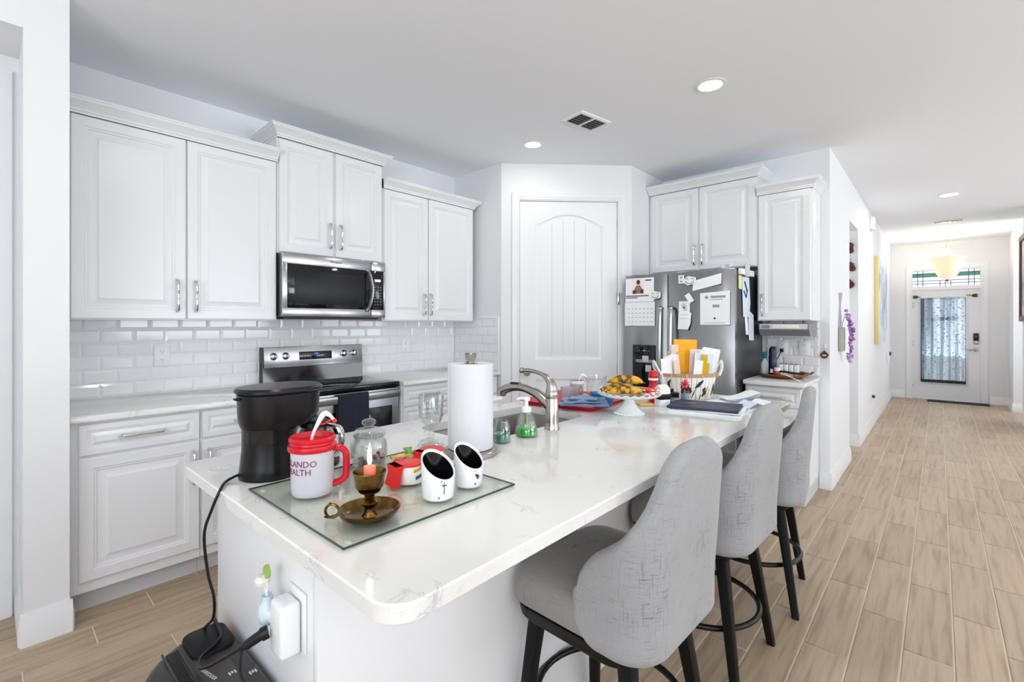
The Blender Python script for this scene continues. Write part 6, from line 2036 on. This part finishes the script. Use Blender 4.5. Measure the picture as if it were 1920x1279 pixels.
g.build('cloth', 'birch_print', cu, angle=80)
g = G()
for i in range(NX):
    g.quad((cx_(i, 1) - .002, cyy(i), .308), (cx_(i + 1, 1) - .002, cyy(i + 1), .308), (cx_(i + 1, 1) - .002, cyy(i + 1), .358), (cx_(i, 1) - .002, cyy(i), .358))
g.build('hem_band', 'print_dark', cu, merge=True)
g = G().tube([(DX - .025, .243, 1.798), (DX - .025, -.333, 1.811)], .0125, 8)
g.build('rod_pocket', 'paper', cu)
# wreath outside the glass
wr = thing('door_wreath', 'dark twig spray hanging outside the front door glass', 'wreath', (DX + .13, -.09, 1.36))
random.seed(9)
for k in range(44):
    a = random.uniform(-.5, .5) + (0 if k % 2 else PI)
    L_ = random.uniform(.10, .24)
    y_, z_ = -.09 + random.uniform(-.03, .03), 1.42 + random.uniform(-.02, .02)
    G().tube([(DX + .11, y_, z_), (DX + .12 + random.uniform(-.02, .03), y_ + L_ * math.cos(a), z_ + L_ * .4 * math.sin(a) - .01)], [.008, .002], 5).build('twig', 'twig', wr)
# porch floor and side hedge outside
struct('path', G().box(11.22, 14.5, -3, 3, -.14, -.02), 'grout')
# mat
o = thing('door_mat', 'thin navy mat before the front door', 'mat', (10.95, -.22, 0))
G().prism(rrect(10.80, 11.05, -.60, .14, .012, 3), .0005, .010, .003).build('pile', 'navy_mat', o)
G().prism(rrect(10.785, 11.062, -.615, .155, .015, 3), 0.0002, .006, .002).build('border', 'black_matte', o)
# pendant
px_, py_ = 10.0, -.093
o = thing('pendant_light', 'ivory pendant lamp with glowing bell shade in the entry hall', 'pendant lamp', (px_, py_, 2.0))
G().lathe([(.075, -.001), (.075, -.008), (.03, -.028), (.008, -.032), (0, -.032)], px_, py_, CEIL, 28).build('ceiling_canopy', 'ivory_metal', o)
G().lathe([(.006, 2.70), (.006, 2.60), (.030, 2.59), (.036, 2.575), (.022, 2.56), (.018, 2.54), (.026, 2.52), (.034, 2.50), (.022, 2.48), (.016, 2.44), (.024, 2.42), (.012, 2.39), (.010, 2.345), (.0, 2.345)][::-1], px_, py_, 0, 20).build('stem', 'ivory_metal', o)
for k in range(3):
    a = 2 * PI * k / 3 + .4
    G().tube(smooth_path([(px_ + .02 * math.cos(a), py_ + .02 * math.sin(a), 2.47), (px_ + .06 * math.cos(a), py_ + .06 * math.sin(a), 2.41), (px_ + .12 * math.cos(a), py_ + .12 * math.sin(a), 2.372), (px_ + .170 * math.cos(a), py_ + .170 * math.sin(a), 2.352)], 5), .006, 7).build('arm', 'ivory_metal', o)
G().lathe([(0, 2.018), (.05, 2.024), (.10, 2.06), (.135, 2.12), (.155, 2.20), (.170, 2.28), (.195, 2.335), (.215, 2.352), (.210, 2.356), (.186, 2.336), (.162, 2.28), (.147, 2.20), (.127, 2.125), (.09, 2.07), (.04, 2.034), (0, 2.030)], px_, py_, 0, 40).build('shade', 'amber_glass', o)
G().lathe([(0, 1.985), (.010, 1.990), (.016, 2.002), (.008, 2.012), (.014, 2.020), (0, 2.021)], px_, py_, 0, 16).build('finial', 'frame_brown', o)
pl = bpy.data.lights.new('pendant_bulb', 'POINT'); pl.energy = 30; pl.color = (1, .90, .76); pl.shadow_soft_size = .05
po = bpy.data.objects.new('pendant_bulb', pl); COL.objects.link(po); po.location = (px_, py_, 2.42)
# framed picture on the hall's other wall
o = thing('framed_picture', 'brown framed picture at the edge of the hall wall', 'picture', (9.0, -.815, 1.35))
g = G()
for a, b, c, d in ((8.55, 8.62, 1.36, 2.48), (9.42, 9.49, 1.36, 2.48), (8.55, 9.49, 1.36, 1.43), (8.55, 9.49, 2.41, 2.48)):
    g.box(a - .25, b - .25, -.8295, -.790, c, d, .006)
g.build('frame', 'frame_brown', o)
G().box(8.36, 9.18, -.8295, -.812, 1.42, 2.42).build('canvas', 'portrait_paint', o)
